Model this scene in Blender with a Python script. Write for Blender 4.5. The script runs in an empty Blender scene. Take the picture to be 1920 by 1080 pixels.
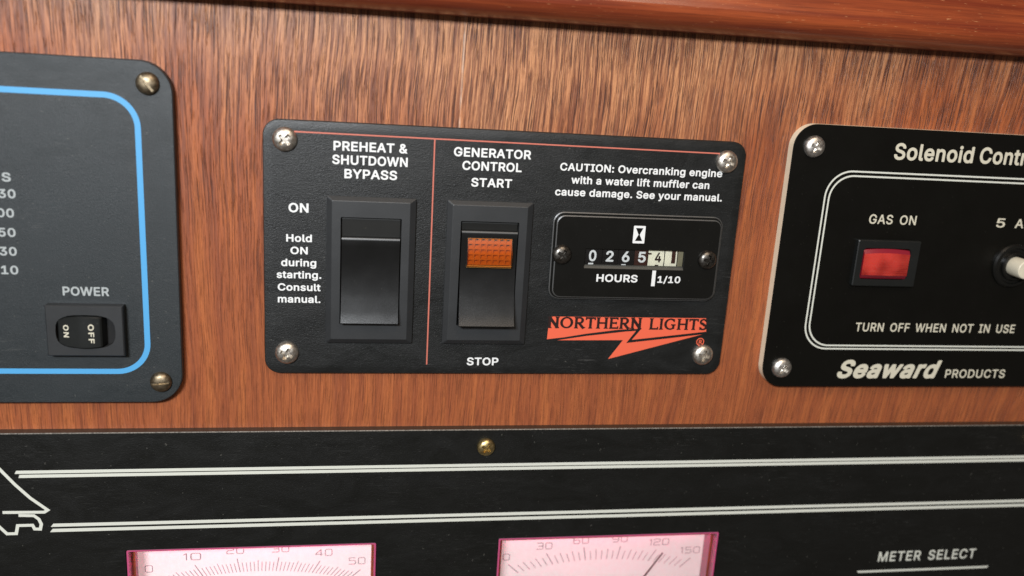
import bpy, bmesh, math, random
from mathutils import Matrix, Vector
from mathutils.geometry import tessellate_polygon

random.seed(4)
SC = bpy.context.scene
COL = SC.collection
# All shapes are written in millimetres on the wall: u to the right, v up, h out of the wall.
# World: x = u, y = -h, z = v, in metres.
MM = 0.001


def P(u, v, h):
    return Vector((u * MM, -h * MM, v * MM))


# ------------------------------------------------------------------ camera
cam = bpy.data.objects.new('camera', bpy.data.cameras.new('camera'))
COL.objects.link(cam)
SC.camera = cam
RC = ((0.9855435, -0.01899341, -0.16835456), (0.06075725, 0.96722335, 0.2465513), (0.15815361, -0.25321579, 0.95439468))
m3 = Matrix((RC[0], [-x for x in RC[2]], RC[1]))
cam.matrix_world = Matrix.Translation(P(0, 0, 260)) @ m3.to_4x4()
cam.data.sensor_width = 36
cam.data.lens = 1624.0 / 1920 * 36
cam.data.clip_start = 0.01
cam.data.clip_end = 20
cam.data.dof.use_dof = True
cam.data.dof.focus_distance = 0.268
cam.data.dof.aperture_fstop = 7.0

# ------------------------------------------------------------------ light
world = bpy.data.worlds.new('World')
SC.world = world
world.use_nodes = True
bg = world.node_tree.nodes['Background']
bg.inputs[0].default_value = (1.0, 0.86, 0.74, 1)
bg.inputs[1].default_value = 0.09


def area(name, loc, aim, size, power, col, size_y=None):
    L = bpy.data.lights.new(name, 'AREA')
    L.size = size
    if size_y:
        L.shape = 'RECTANGLE'
        L.size_y = size_y
    L.energy = power
    L.color = col
    o = bpy.data.objects.new(name, L)
    COL.objects.link(o)
    o.location = P(*loc)
    o.rotation_euler = (P(*aim) - o.location).to_track_quat('-Z', 'Y').to_euler()
    return o


area('window_light', (-195, 192, 570), (20, -60, 0), 0.17, 5.3, (0.92, 0.96, 1.0), 0.08)
area('ceiling_light', (120, 430, 430), (80, -60, 0), 0.30, 1.6, (1.0, 0.80, 0.60))
SC.view_settings.view_transform = 'Standard'
SC.view_settings.look = 'None'
SC.view_settings.gamma = 1
SC.view_settings.exposure = 0.0
SC.render.engine = 'CYCLES'
SC.cycles.max_bounces = 6
SC.cycles.transparent_max_bounces = 8

# lettering outlines: character: (advance, loops of x,y in 1/500 of the cap height)
FONTS = {
 'bold': {
  ' ': (212, ""),
  '&': (464, "19,95 39,59 66,32 106,10 145,-2 192,-6 239,-2 279,9 318,28 342,6 357,0 428,0 437,1 448,8 452,16 450,30 392,95 390,102 406,131 418,167 423,211 420,232 412,240 405,243 334,241 323,232 318,193 310,186 250,254 254,261 287,285 313,312 331,341 339,369 338,406 329,435 307,463 279,485 255,495 224,503 192,504 161,501 137,495 114,485 90,468 73,449 61,427 55,406 53,362 68,319 98,276 96,268 45,225 21,189 12,146 13,117|122,118 117,138 122,160 149,189 161,198 169,197 255,102 239,93 216,85 177,83 161,86 142,95 129,106|161,361 157,377 158,391 167,406 177,412 192,416 208,415 224,409 232,400 235,384 231,369 216,352 184,329 173,341"),
  '.': (209, "32,32 50,11 74,-1 97,-4 121,1 144,17 155,32 161,54 155,83 144,98 121,114 89,119 66,113 42,97 32,83 27,54"),
  '/': (269, "-3,-62 8,-68 16,-69 71,-69 86,-62 91,-55 252,494 251,509 246,516 236,521 173,521 160,516 155,509 -6,-40 -7,-55"),
  '0': (470, "32,167 48,112 74,66 109,30 146,8 198,-5 229,-6 261,-3 308,12 347,39 377,73 401,124 416,182 420,247 416,312 403,369 380,420 347,461 324,479 292,494 261,503 221,506 182,502 151,493 121,478 96,458 75,435 57,406 45,377 34,341 27,297 25,254|135,185 130,239 131,290 139,333 153,369 174,397 198,411 229,415 253,409 276,392 292,370 304,341 312,304 316,254 313,203 307,167 293,131 276,108 253,91 229,86 198,89 175,102 159,121 143,153"),
  '1': (470, "58,7 69,1 77,0 383,0 399,5 405,14 406,72 399,85 383,90 297,90 293,94 293,477 289,491 281,498 265,500 187,499 77,426 63,412 63,340 69,329 77,324 94,325 179,382 187,376 187,94 179,90 77,90 61,85 53,72 53,22"),
  '2': (470, "46,7 56,1 64,0 379,0 394,3 402,12 405,72 402,80 394,89 379,92 206,92 201,94 300,190 345,238 376,282 391,318 396,340 396,368 391,397 382,419 368,441 348,462 308,488 277,499 237,506 198,505 162,498 127,485 103,470 79,448 59,419 48,390 42,354 44,340 56,328 119,327 135,329 145,340 150,368 160,390 182,408 206,414 237,414 269,402 286,383 293,354 286,325 261,289 43,72 41,22"),
  '3': (470, "28,102 46,66 76,36 115,13 170,-3 225,-6 280,2 327,21 368,52 394,88 406,124 407,167 399,203 378,239 351,266 320,285 272,301 269,304 386,427 388,478 383,493 367,500 68,500 51,492 46,478 46,427 52,415 60,410 225,408 235,406 133,297 132,239 139,229 147,225 225,222 265,211 285,196 294,182 300,167 301,146 292,117 272,99 241,88 210,86 178,90 152,102 138,117 124,153 115,158 37,159 27,153 22,146 22,131"),
  '4': (470, "23,101 40,95 253,95 255,22 261,7 276,0 339,0 355,9 359,22 361,94 410,96 421,101 428,116 428,166 422,181 410,187 363,187 359,195 359,303 355,319 339,327 276,327 267,325 258,318 255,303 253,187 148,188 148,195 325,470 327,484 316,498 245,500 235,498 225,491 20,173 17,166 17,116"),
  '5': (470, "43,102 61,66 76,48 97,30 139,8 186,-4 241,-5 288,5 335,29 367,59 394,102 403,131 406,160 405,189 400,218 388,247 375,269 357,290 335,308 288,332 257,340 225,342 194,339 162,331 160,341 167,406 170,408 359,408 374,413 382,427 382,478 381,485 375,495 359,500 100,500 84,497 77,492 72,478 45,254 46,239 60,229 123,222 131,223 161,239 186,247 217,250 241,247 270,232 288,211 297,189 300,160 296,138 284,117 265,99 241,88 202,87 170,98 150,117 139,149 123,158 60,158 44,154 37,138"),
  '6': (470, "47,117 66,73 98,37 143,9 190,-4 245,-5 292,5 339,30 374,66 396,109 404,153 401,196 386,240 360,276 323,303 284,318 228,326 336,471 338,485 331,495 316,500 245,500 229,490 102,319 63,254 48,218 41,182 41,146|150,132 145,160 149,189 160,211 182,230 213,239 245,237 270,225 289,203 299,174 297,138 284,114 260,93 229,85 198,88 171,102 158,117"),
  '9': (470, "47,289 67,246 85,224 103,209 127,195 150,185 216,173 111,33 106,22 111,7 127,0 205,2 214,7 337,173 382,246 398,289 404,325 402,361 393,397 378,426 355,455 331,475 300,492 268,501 229,506 190,504 158,497 129,484 103,468 80,445 61,419 48,390 41,354 41,318|150,308 145,332 148,361 164,390 182,405 213,415 245,413 268,402 287,383 298,354 298,318 285,289 260,269 229,261 205,262 190,267 166,283"),
  ':': (209, "32,32 50,11 74,-1 97,-4 121,1 144,17 155,32 161,54 155,83 144,98 121,114 89,119 66,113 42,97 32,83 27,54|34,278 50,259 74,247 97,245 121,250 142,263 157,285 160,314 153,336 137,353 113,365 89,367 66,362 47,350 31,328 27,299"),
  'A': (496, "-1,7 10,1 18,0 80,0 96,4 105,14 146,123 151,128 159,128 316,128 324,125 371,7 387,0 458,0 474,10 477,22 475,29 293,484 290,491 279,498 198,500 190,498 180,491 -4,29 -5,14|191,220 185,224 187,231 230,348 238,352 286,224 277,220"),
  'B': (473, "42,7 53,1 61,0 249,0 304,5 336,13 369,29 397,51 414,72 424,94 431,123 433,152 429,181 421,202 407,226 388,246 367,260 392,289 408,318 413,347 411,383 403,412 386,441 367,460 344,476 304,492 257,499 61,500 51,498 41,491 37,477 37,22|147,92 145,101 145,202 147,207 265,207 296,196 319,173 327,152 325,130 318,116 298,101 257,93|147,300 145,303 145,405 147,407 257,407 281,400 300,383 308,361 306,340 296,323 281,310 265,303 241,299"),
  'C': (526, "24,182 41,131 72,81 108,44 156,16 206,-1 269,-6 324,1 379,20 425,52 458,89 473,117 483,146 487,167 481,178 466,186 395,185 382,174 374,153 361,131 348,117 324,102 301,93 269,89 238,90 214,96 190,108 169,124 151,146 139,167 130,196 125,225 124,261 128,297 143,341 170,377 206,400 230,408 253,411 301,407 340,389 363,366 381,326 395,315 474,316 485,326 486,341 475,377 461,406 434,440 403,466 363,487 324,499 277,506 230,504 183,495 143,478 109,456 80,429 57,398 38,362 25,319 18,276 18,225"),
  'D': (518, "42,7 53,1 61,0 234,0 289,7 328,18 367,37 399,60 430,94 458,144 471,195 476,253 471,311 456,361 432,405 400,441 367,464 312,488 249,499 61,500 51,498 41,491 37,477 37,22|147,92 145,101 145,405 155,408 234,407 265,403 289,396 313,383 336,363 351,340 363,311 369,275 369,231 364,195 354,166 328,130 304,113 281,102 234,93"),
  'E': (436, "42,7 53,1 61,0 367,0 375,1 386,7 391,22 391,72 384,87 375,91 147,92 145,101 145,202 147,205 351,207 367,215 371,231 371,282 368,289 359,296 147,300 145,303 145,405 155,408 375,410 386,419 388,433 388,484 384,491 375,498 61,500 51,498 41,491 37,477 37,22"),
  'F': (427, "42,7 53,1 61,0 123,0 139,7 144,14 145,195 147,198 344,200 359,209 362,217 362,275 351,289 336,292 147,293 145,296 145,405 155,408 359,408 375,411 382,419 385,433 384,484 375,496 359,500 61,500 51,498 41,491 37,477 37,22"),
  'G': (536, "24,182 41,130 71,81 112,41 155,16 206,-1 269,-6 324,0 379,19 411,37 436,59 459,88 475,117 485,146 490,174 492,247 489,261 481,269 466,272 277,272 266,268 256,254 256,196 261,187 277,180 371,180 379,179 383,174 368,138 340,109 301,92 277,89 246,90 214,97 183,113 163,131 143,160 131,189 125,225 124,268 130,304 147,348 175,381 190,393 214,404 253,411 301,407 334,391 358,369 381,326 395,316 474,316 486,326 487,341 479,369 466,398 442,431 411,460 371,483 332,497 285,505 238,505 190,497 151,483 112,459 84,435 57,399 38,362 24,319 18,276 18,225"),
  'H': (532, "42,7 53,1 61,0 123,0 139,7 144,14 145,202 147,209 155,209 359,209 363,202 364,14 369,7 383,0 454,0 466,7 471,22 471,477 469,487 462,496 446,500 383,500 367,491 363,477 363,311 359,301 147,301 145,311 145,477 141,491 131,498 116,500 53,499 41,491 37,477 37,22"),
  'I': (320, "14,7 24,1 32,0 268,0 281,7 286,14 287,72 280,87 268,92 205,92 202,101 202,405 205,408 268,408 284,418 287,426 286,484 276,497 260,500 32,500 23,498 12,491 8,477 9,426 16,413 32,408 87,408 93,405 94,397 94,101 92,94 87,92 32,92 16,87 8,72 8,22"),
  'L': (411, "42,7 53,1 61,0 351,0 367,3 376,14 377,72 370,87 359,92 145,94 145,477 139,493 123,500 53,499 45,495 37,484 37,22"),
  'M': (642, "42,7 53,1 61,0 123,0 137,7 141,14 142,260 147,275 264,7 281,0 336,0 351,6 357,14 469,278 474,267 474,14 479,7 493,0 556,0 564,1 575,7 580,22 580,477 579,484 572,496 556,500 469,500 460,498 450,491 312,161 304,168 167,491 157,498 147,500 61,500 45,495 37,484 37,477 37,22"),
  'N': (539, "42,7 53,1 61,0 123,0 139,7 144,14 144,311 147,321 363,7 375,1 383,0 454,0 462,1 472,7 477,22 477,477 477,484 469,495 454,500 391,500 375,493 370,484 370,188 367,180 152,491 142,498 131,500 61,500 51,498 41,491 37,477 37,22"),
  'O': (548, "24,182 41,131 72,81 108,44 151,18 206,-1 261,-6 316,-1 369,16 411,40 447,73 476,117 496,167 505,218 505,283 496,333 476,384 450,423 418,454 379,479 340,495 293,505 246,506 198,499 159,486 120,464 88,437 62,406 41,369 26,326 19,283 18,232|128,206 124,261 134,319 157,362 189,391 230,408 253,411 285,410 308,404 332,394 355,377 368,362 385,333 396,297 400,261 399,218 391,182 378,153 362,131 337,109 308,96 277,89 238,90 206,100 178,117 157,138 139,167"),
  'P': (461, "42,7 53,1 61,0 123,0 139,7 145,22 145,159 147,168 257,169 312,179 359,203 383,224 399,244 414,275 421,303 424,340 419,376 409,405 392,433 372,455 344,475 303,491 249,499 61,500 51,498 41,491 37,477 37,22|147,260 145,267 145,405 147,407 249,407 273,402 296,388 312,363 316,332 311,303 296,280 273,266 249,261"),
  'R': (466, "42,7 53,1 61,0 123,0 139,7 145,22 145,173 147,177 155,179 226,179 232,173 325,14 336,3 344,0 422,0 438,8 443,22 440,29 342,195 345,202 384,231 406,260 420,296 424,340 419,383 404,419 383,448 344,476 304,492 249,500 61,500 51,498 41,491 37,477 37,22|147,272 145,275 145,405 147,407 257,406 286,397 304,383 314,361 317,332 310,303 296,287 273,276 249,272"),
  'S': (463, "22,108 39,71 72,35 118,10 165,-4 228,-8 291,0 322,9 346,21 384,50 402,71 413,93 423,136 422,165 417,187 397,223 369,249 330,271 283,288 196,310 165,322 142,339 135,360 142,382 165,402 196,412 236,413 267,407 291,394 306,375 311,353 322,343 401,342 409,346 416,360 410,397 392,433 365,462 338,479 299,496 259,504 212,506 165,500 126,488 94,472 65,447 40,411 29,368 33,324 41,303 55,282 86,254 126,233 165,219 259,195 291,182 312,165 317,151 317,136 305,115 283,98 243,87 204,86 169,93 144,108 131,122 123,151 110,163 39,164 23,159 17,151 16,136"),
  'T': (465, "12,419 18,412 33,408 158,408 167,405 168,14 174,6 190,0 261,2 269,7 274,22 274,405 284,408 410,408 422,412 432,426 432,477 428,491 418,498 410,500 25,499 17,495 10,484"),
  'U': (533, "43,130 61,87 92,49 131,21 186,0 249,-7 312,-2 367,16 409,43 431,65 451,94 463,123 470,152 471,477 468,491 454,500 391,500 375,497 367,490 364,477 364,180 359,152 344,123 320,103 289,91 249,87 210,93 180,108 159,130 147,158 144,180 144,477 140,491 131,498 123,500 61,500 45,495 37,484 37,477 37,173"),
  'W': (699, "0,455 136,7 151,0 230,0 238,3 246,11 332,301 340,307 426,15 431,7 442,1 450,0 521,0 538,7 680,477 678,488 670,497 654,500 592,500 575,491 489,191 482,180 395,484 387,495 371,500 301,500 293,498 283,491 191,172 99,491 89,498 80,500 10,499 2,495 -5,484"),
  'Y': (488, "2,462 178,202 178,22 183,8 198,0 261,0 277,4 285,14 286,22 286,202 466,470 469,477 466,491 450,500 371,500 364,497 356,490 238,312 230,307 104,495 88,500 10,499 2,495 -5,484 -6,477"),
  'a': (407, "14,79 28,50 48,28 79,9 110,-2 141,-7 181,-7 212,0 244,14 252,13 259,4 267,0 330,0 346,5 353,21 352,267 341,310 315,346 291,364 259,378 228,385 189,388 149,384 113,375 81,361 55,342 34,317 19,288 21,274 31,265 102,248 113,252 128,274 146,288 165,296 196,299 220,295 236,287 245,274 249,252 236,246 110,228 79,218 48,202 26,180 12,151 8,115|118,98 113,108 113,122 118,132 134,142 173,152 244,161 248,158 248,137 244,122 228,101 212,91 189,83 157,82 134,87"),
  'c': (413, "19,130 35,89 59,54 90,26 125,7 169,-5 216,-7 263,0 302,16 334,38 362,72 378,108 379,115 373,126 357,134 295,146 281,137 263,105 239,89 208,83 184,84 169,89 143,108 126,137 117,180 120,224 130,253 145,275 169,291 192,297 224,296 247,288 269,267 279,245 295,237 365,252 374,260 377,274 361,310 337,339 310,360 279,375 247,384 208,388 169,385 137,378 106,364 80,347 58,325 37,296 24,267 16,238 12,202 13,166"),
  'd': (441, "18,130 34,87 59,50 90,23 129,3 169,-6 216,-6 247,1 279,18 302,1 365,0 382,7 388,21 388,477 381,494 365,500 302,500 287,491 283,477 283,368 279,363 255,377 232,384 200,388 169,386 137,380 114,371 90,358 66,338 35,296 17,245 11,188|122,151 117,188 120,224 129,253 145,276 169,292 192,297 224,295 251,282 265,267 276,245 284,195 278,144 269,123 255,103 239,92 216,84 192,83 169,89 153,98 137,115"),
  'e': (421, "19,130 36,87 59,54 90,26 126,7 169,-4 224,-7 271,1 310,16 342,38 365,66 381,101 380,108 373,118 310,134 295,135 285,130 271,107 255,93 224,83 192,83 169,89 145,104 129,124 120,152 365,153 380,159 387,173 384,238 375,274 357,310 334,338 310,357 279,374 247,383 208,388 169,385 137,378 106,365 79,347 57,325 37,296 24,267 16,238 12,202 12,166|129,240 123,245 126,253 135,267 149,282 169,293 200,298 224,296 247,286 265,267 276,245 271,240 263,240"),
  'f': (274, "-11,303 0,296 47,295 55,294 57,289 58,14 63,7 79,0 149,2 157,9 161,22 161,289 165,295 230,296 242,303 246,318 246,361 241,376 228,383 165,383 161,390 163,412 166,419 181,427 204,427 220,423 236,426 246,441 259,484 259,498 252,507 236,513 212,518 181,519 142,513 102,496 79,474 63,448 58,426 55,384 0,382 -11,376 -16,361 -16,318"),
  'g': (442, "19,131 33,95 52,66 82,38 114,20 153,8 192,4 239,10 279,28 284,23 283,1 275,-20 258,-35 232,-45 192,-47 161,-41 138,-28 114,-1 106,3 90,2 43,-22 29,-35 29,-49 49,-78 73,-100 98,-114 129,-127 161,-133 192,-136 232,-135 263,-130 295,-121 326,-106 350,-87 368,-64 382,-35 387,-6 388,362 382,377 365,383 302,383 295,379 287,368 279,364 255,377 232,384 177,387 129,377 90,358 69,341 50,319 32,290 21,261 14,232 12,196 13,160|122,155 117,189 120,225 129,254 145,276 169,292 200,298 232,293 255,279 269,261 276,247 282,225 285,196 283,167 278,146 267,124 255,111 239,101 216,95 192,94 169,99 153,107 137,122"),
  'h': (427, "35,7 45,1 53,0 116,0 124,3 132,12 136,246 145,267 157,282 179,293 203,297 226,295 242,289 258,275 267,253 269,22 273,8 289,0 352,0 368,7 372,14 373,253 367,289 355,318 341,340 317,361 290,376 265,383 234,387 203,387 171,380 140,366 135,368 133,484 130,491 116,500 45,499 37,495 30,484 30,22"),
  'i': (188, "24,433 35,419 58,404 81,400 105,403 129,417 141,433 146,455 142,477 129,496 105,510 81,514 58,509 34,494 22,477 19,455|31,14 42,2 58,0 113,0 129,7 133,14 134,361 129,376 113,383 50,383 35,376 30,368"),
  'k': (398, "35,7 45,1 53,0 116,0 128,7 134,22 134,137 148,150 272,7 281,1 368,0 383,7 387,14 388,22 383,32 231,209 229,217 368,347 374,354 375,368 371,376 360,382 273,382 262,376 140,260 134,267 133,484 130,491 116,500 45,499 37,495 30,484 30,22"),
  'l': (210, "36,56 48,34 61,21 77,10 100,2 140,-2 179,2 195,10 199,20 189,70 181,85 171,89 140,88 135,92 134,482 124,496 116,500 45,499 37,495 30,482 30,99"),
  'm': (624, "35,7 45,1 53,0 116,0 124,3 132,12 136,253 141,267 155,285 171,294 195,298 210,297 226,291 238,282 246,267 248,14 253,7 265,0 328,0 344,5 352,22 354,260 360,275 376,290 391,296 415,298 438,293 454,284 461,275 464,260 466,14 470,7 486,0 556,2 564,7 569,22 569,260 561,303 542,340 525,357 501,373 478,382 446,388 407,388 376,381 344,367 313,345 281,373 258,383 234,388 187,387 132,366 127,376 116,382 53,383 37,378 30,368 30,361 30,22"),
  'n': (427, "35,7 45,1 53,0 116,0 124,3 132,12 136,246 145,267 157,282 179,293 203,297 226,295 242,289 258,275 267,253 269,22 273,8 289,0 352,0 368,7 373,22 371,267 365,296 352,323 334,347 313,364 273,381 234,387 203,387 179,382 132,362 127,376 116,382 53,383 45,382 35,376 30,361 30,22"),
  'o': (432, "19,130 32,94 56,58 87,29 122,9 161,-3 208,-7 255,-2 295,12 326,32 352,58 376,94 389,130 396,173 395,217 386,260 371,296 351,325 326,348 295,368 263,380 224,387 184,387 145,380 114,368 90,354 64,332 43,305 27,274 16,238 12,202 13,166|122,151 117,188 120,224 130,253 145,275 169,291 192,297 232,294 256,282 269,267 281,245 288,224 292,195 285,144 276,123 263,106 247,93 224,84 200,83 177,86 159,94 143,108 129,129"),
  'r': (279, "35,7 45,1 53,0 116,0 124,3 132,12 134,238 136,253 150,275 171,288 203,294 242,291 258,300 261,311 261,368 258,378 250,385 226,388 187,386 163,381 132,367 127,376 116,382 53,383 37,378 30,368 30,22"),
  's': (383, "20,79 36,50 68,21 107,3 146,-6 201,-6 249,2 288,19 318,43 338,72 347,108 344,144 335,166 325,180 304,200 280,213 241,227 154,247 139,254 129,267 132,282 146,293 162,298 186,300 209,297 225,289 238,274 245,260 257,251 272,252 327,264 339,274 341,282 337,296 319,329 296,354 272,369 241,381 209,387 170,387 139,384 107,375 76,359 53,339 33,310 24,274 29,236 47,202 73,180 102,166 225,134 239,123 241,108 228,94 209,85 178,82 154,84 131,94 119,108 109,130 91,137 29,125 21,121 13,108"),
  't': (248, "-14,307 0,296 39,295 42,292 42,90 49,61 61,40 86,17 126,0 173,-4 220,4 228,11 231,25 219,76 212,84 204,88 165,86 150,90 146,112 146,292 149,295 204,296 214,300 222,314 220,372 212,380 204,383 149,383 146,386 145,451 134,464 118,466 55,464 43,451 42,386 39,384 0,382 -13,372 -16,358"),
  'u': (427, "35,97 46,68 69,37 100,13 132,1 163,-4 203,-3 234,4 265,19 281,3 289,0 352,0 368,7 373,24 373,364 368,376 352,383 289,383 277,378 271,371 269,154 266,133 258,115 242,99 218,88 195,86 171,90 155,98 143,111 135,133 132,371 126,378 116,383 53,383 37,378 30,364 30,140"),
  'v': (407, "0,347 143,7 160,0 231,2 244,14 385,354 386,368 382,376 365,383 299,383 283,376 192,146 100,376 89,382 81,383 11,382 3,378 -4,368 -5,361"),
  'w': (582, "7,340 118,7 134,0 189,0 204,2 212,7 275,204 283,201 345,7 354,1 370,0 425,0 439,7 555,354 556,368 550,377 535,383 472,383 455,376 393,179 385,189 332,368 322,380 315,383 244,383 231,376 173,191 165,175 102,376 87,383 16,382 8,378 1,368 0,361"),
  'y': (407, "1,346 135,21 121,-20 106,-37 89,-41 58,-37 43,-44 27,-95 25,-109 34,-122 50,-127 89,-131 121,-128 152,-118 176,-103 198,-80 212,-59 385,353 387,367 380,377 365,383 302,383 293,382 282,375 192,147 101,375 90,382 81,383 11,382 3,378 -4,367"),
 },
 'engraved': {
  'G': (546, "33,180 50,128 76,83 113,44 160,15 215,-2 278,-6 333,2 380,21 412,42 435,65 454,91 469,121 478,150 483,188 482,255 476,262 278,264 270,261 265,255 265,247 265,195 270,188 278,186 388,186 393,180 388,158 379,135 364,115 345,98 325,87 302,79 278,75 246,76 215,82 184,98 160,117 141,143 127,173 118,210 115,255 119,300 130,337 152,374 184,403 215,418 239,424 270,425 302,420 325,411 357,388 373,367 391,330 404,325 467,325 476,330 479,337 474,359 455,404 427,440 400,464 364,485 325,498 278,506 231,505 191,497 152,482 121,462 89,433 63,397 45,359 34,322 27,277 27,225"),
  'A': (506, "4,7 11,1 19,0 89,1 97,11 140,127 144,132 152,133 325,132 331,127 380,3 388,0 451,0 459,1 467,7 465,22 286,487 278,498 199,500 192,498 186,493 6,22|176,212 173,217 231,382 239,381 298,217 294,211 286,211"),
  'S': (473, "31,104 48,66 79,33 119,10 174,-5 237,-8 292,0 339,19 362,35 380,51 404,89 414,134 413,163 407,186 386,221 362,243 323,265 276,282 197,303 158,318 136,335 127,358 127,373 132,387 150,408 182,423 221,428 260,423 292,409 311,387 323,356 331,353 394,353 402,355 407,365 407,373 398,410 381,440 355,466 315,489 268,503 213,506 158,498 111,479 78,455 50,417 39,380 39,343 47,313 64,286 87,264 111,249 142,235 282,193 315,172 325,156 326,141 321,119 311,104 292,88 260,76 221,71 182,75 158,83 138,96 121,119 112,149 95,153 40,153 28,149 24,141"),
  'O': (558, "33,180 50,128 77,83 112,46 152,19 200,1 262,-6 317,-1 364,15 404,38 442,76 471,121 487,165 496,218 497,277 487,337 469,382 446,419 419,449 380,477 341,494 302,504 246,506 199,499 160,485 121,461 91,434 68,404 48,367 34,322 27,277 27,225|121,194 115,255 123,315 142,359 159,382 176,397 199,412 223,420 246,425 278,425 309,418 333,408 357,391 372,374 391,345 404,307 409,270 409,225 402,188 392,158 374,128 349,103 317,85 286,76 246,75 207,85 176,103 152,126 133,158"),
  'N': (549, "46,15 47,7 54,1 62,0 124,0 135,7 135,336 135,343 140,352 368,7 376,1 384,0 455,0 467,7 469,485 463,498 392,500 380,493 379,157 376,146 146,493 140,498 132,500 62,500 54,499 47,493"),
  '5': (480, "52,98 71,61 100,31 140,8 187,-4 242,-5 289,6 329,28 363,61 388,106 395,135 397,165 395,195 388,225 376,251 360,275 344,292 321,310 273,331 242,336 211,336 179,330 156,322 149,330 159,412 163,422 360,422 368,424 373,434 373,442 373,486 368,497 360,500 100,500 93,500 83,494 54,255 57,240 69,235 124,230 132,231 159,247 187,256 218,258 250,252 273,239 294,218 306,188 309,158 303,128 289,104 266,84 242,75 203,73 179,79 163,87 144,106 132,139 124,146 53,146 46,135"),
  'M': (652, "46,15 47,7 54,1 62,0 117,0 124,1 132,7 133,299 134,314 140,318 269,7 282,0 337,0 348,7 478,326 483,314 484,7 494,0 565,2 570,7 571,15 571,485 570,493 565,498 470,500 463,499 456,493 335,194 313,134 305,135 284,194 161,493 148,500 62,500 54,499 47,493"),
  'P': (471, "46,15 47,7 54,1 62,0 124,0 135,7 138,172 250,174 305,183 329,193 352,207 372,224 390,246 405,276 412,306 415,343 410,381 399,411 384,436 360,461 337,476 297,492 250,499 62,500 54,499 47,493|140,251 136,261 136,418 140,422 258,420 282,413 305,396 322,366 325,329 315,291 297,270 274,258 250,253"),
  'T': (475, "18,441 22,426 34,422 167,422 176,418 177,7 183,2 191,0 254,0 262,4 266,15 266,418 270,422 411,422 419,425 423,433 422,493 411,500 34,500 26,499 19,493"),
  'U': (543, "46,179 52,127 71,82 88,60 109,39 156,11 187,0 219,-6 282,-6 313,-2 345,8 392,33 415,54 437,82 452,112 460,142 463,179 461,493 455,499 447,500 384,500 374,493 373,179 369,149 355,119 329,93 297,79 250,73 211,79 179,93 153,119 139,149 135,179 134,493 124,500 54,499 47,493 46,485"),
  'R': (476, "46,15 47,7 54,1 62,0 124,0 132,5 136,15 136,179 140,184 227,185 235,183 238,179 337,5 345,0 415,0 423,0 433,7 433,15 430,22 328,202 365,224 392,254 409,291 415,329 413,373 400,415 377,448 345,474 305,491 250,499 62,500 54,499 47,493|140,264 136,269 136,418 140,422 258,420 288,411 308,396 321,373 326,336 320,306 304,284 282,271 258,265"),
  'F': (437, "46,15 47,7 54,1 62,0 124,0 135,7 136,202 140,206 337,206 348,209 353,217 353,276 345,284 140,285 136,291 136,418 140,422 368,423 376,433 376,441 376,485 375,493 368,499 62,500 54,499 47,493"),
  'W': (709, "9,463 138,15 144,3 152,0 223,0 231,1 239,7 333,340 341,339 436,7 443,1 451,0 522,0 530,3 536,15 671,485 670,493 663,499 593,500 581,493 490,157 482,137 387,485 380,498 302,500 289,493 192,138 184,158 93,493 81,500 11,499 4,493 3,485"),
  'H': (542, "46,15 47,7 54,1 62,0 124,0 135,7 136,209 140,216 368,216 372,209 374,7 384,0 392,0 447,0 455,1 461,7 462,485 461,493 455,499 384,500 374,493 372,299 368,295 140,295 136,299 134,493 124,500 117,500 62,500 54,499 47,493"),
  'E': (446, "46,15 47,7 54,1 62,0 368,0 381,7 382,67 376,76 368,78 140,78 136,82 136,90 136,209 140,213 352,214 360,220 363,231 362,284 352,292 140,292 136,299 136,418 140,422 368,422 376,426 379,433 379,485 376,495 368,500 360,500 62,500 54,499 47,493"),
  'I': (330, "17,15 19,7 25,1 33,0 261,0 269,1 277,7 278,67 274,75 261,78 198,78 193,82 193,90 193,418 198,422 261,422 274,426 278,433 278,485 277,493 269,499 33,500 25,499 19,493 17,433 21,426 33,422 96,422 102,418 103,90 102,82 96,78 33,78 22,75 17,67"),
  'D': (528, "46,15 47,7 54,1 62,0 227,0 290,8 329,20 368,41 400,66 423,94 449,142 461,187 467,246 463,306 452,351 431,396 402,433 368,461 345,474 313,487 250,499 62,500 54,499 47,493|140,78 136,82 136,90 136,418 140,422 235,421 266,417 290,410 316,396 342,373 360,344 372,314 378,276 378,231 373,194 360,157 347,134 329,115 305,99 282,88 235,79"),
  'C': (536, "33,180 50,128 76,83 113,45 160,15 215,-2 270,-6 325,1 372,19 413,46 447,83 460,106 472,135 477,158 475,170 467,175 396,174 388,165 377,135 361,113 341,96 309,82 286,76 254,75 207,85 182,98 160,117 144,137 129,165 120,195 115,233 116,270 121,307 134,345 159,382 186,404 223,420 246,425 278,425 309,419 333,409 366,382 380,359 391,330 404,325 467,325 475,330 478,337 473,359 455,404 433,434 401,464 364,485 325,499 286,505 239,505 191,497 152,481 121,461 89,432 63,397 45,359 34,322 27,277 27,225"),
  'L': (420, "46,15 47,7 54,1 62,0 352,0 360,1 367,7 368,14 368,67 360,77 140,78 136,82 136,485 134,493 124,500 54,499 47,493 46,485"),
  ' ': (351, ""),
 },
 'engraved4': {
  '4': (447, "37,109 45,103 273,103 275,8 281,0 336,0 339,8 341,101 399,103 407,105 408,109 407,160 341,164 339,304 336,314 277,312 275,304 273,162 111,164 304,492 304,500 241,499 37,156"),
 },
 'heavy': {
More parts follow.
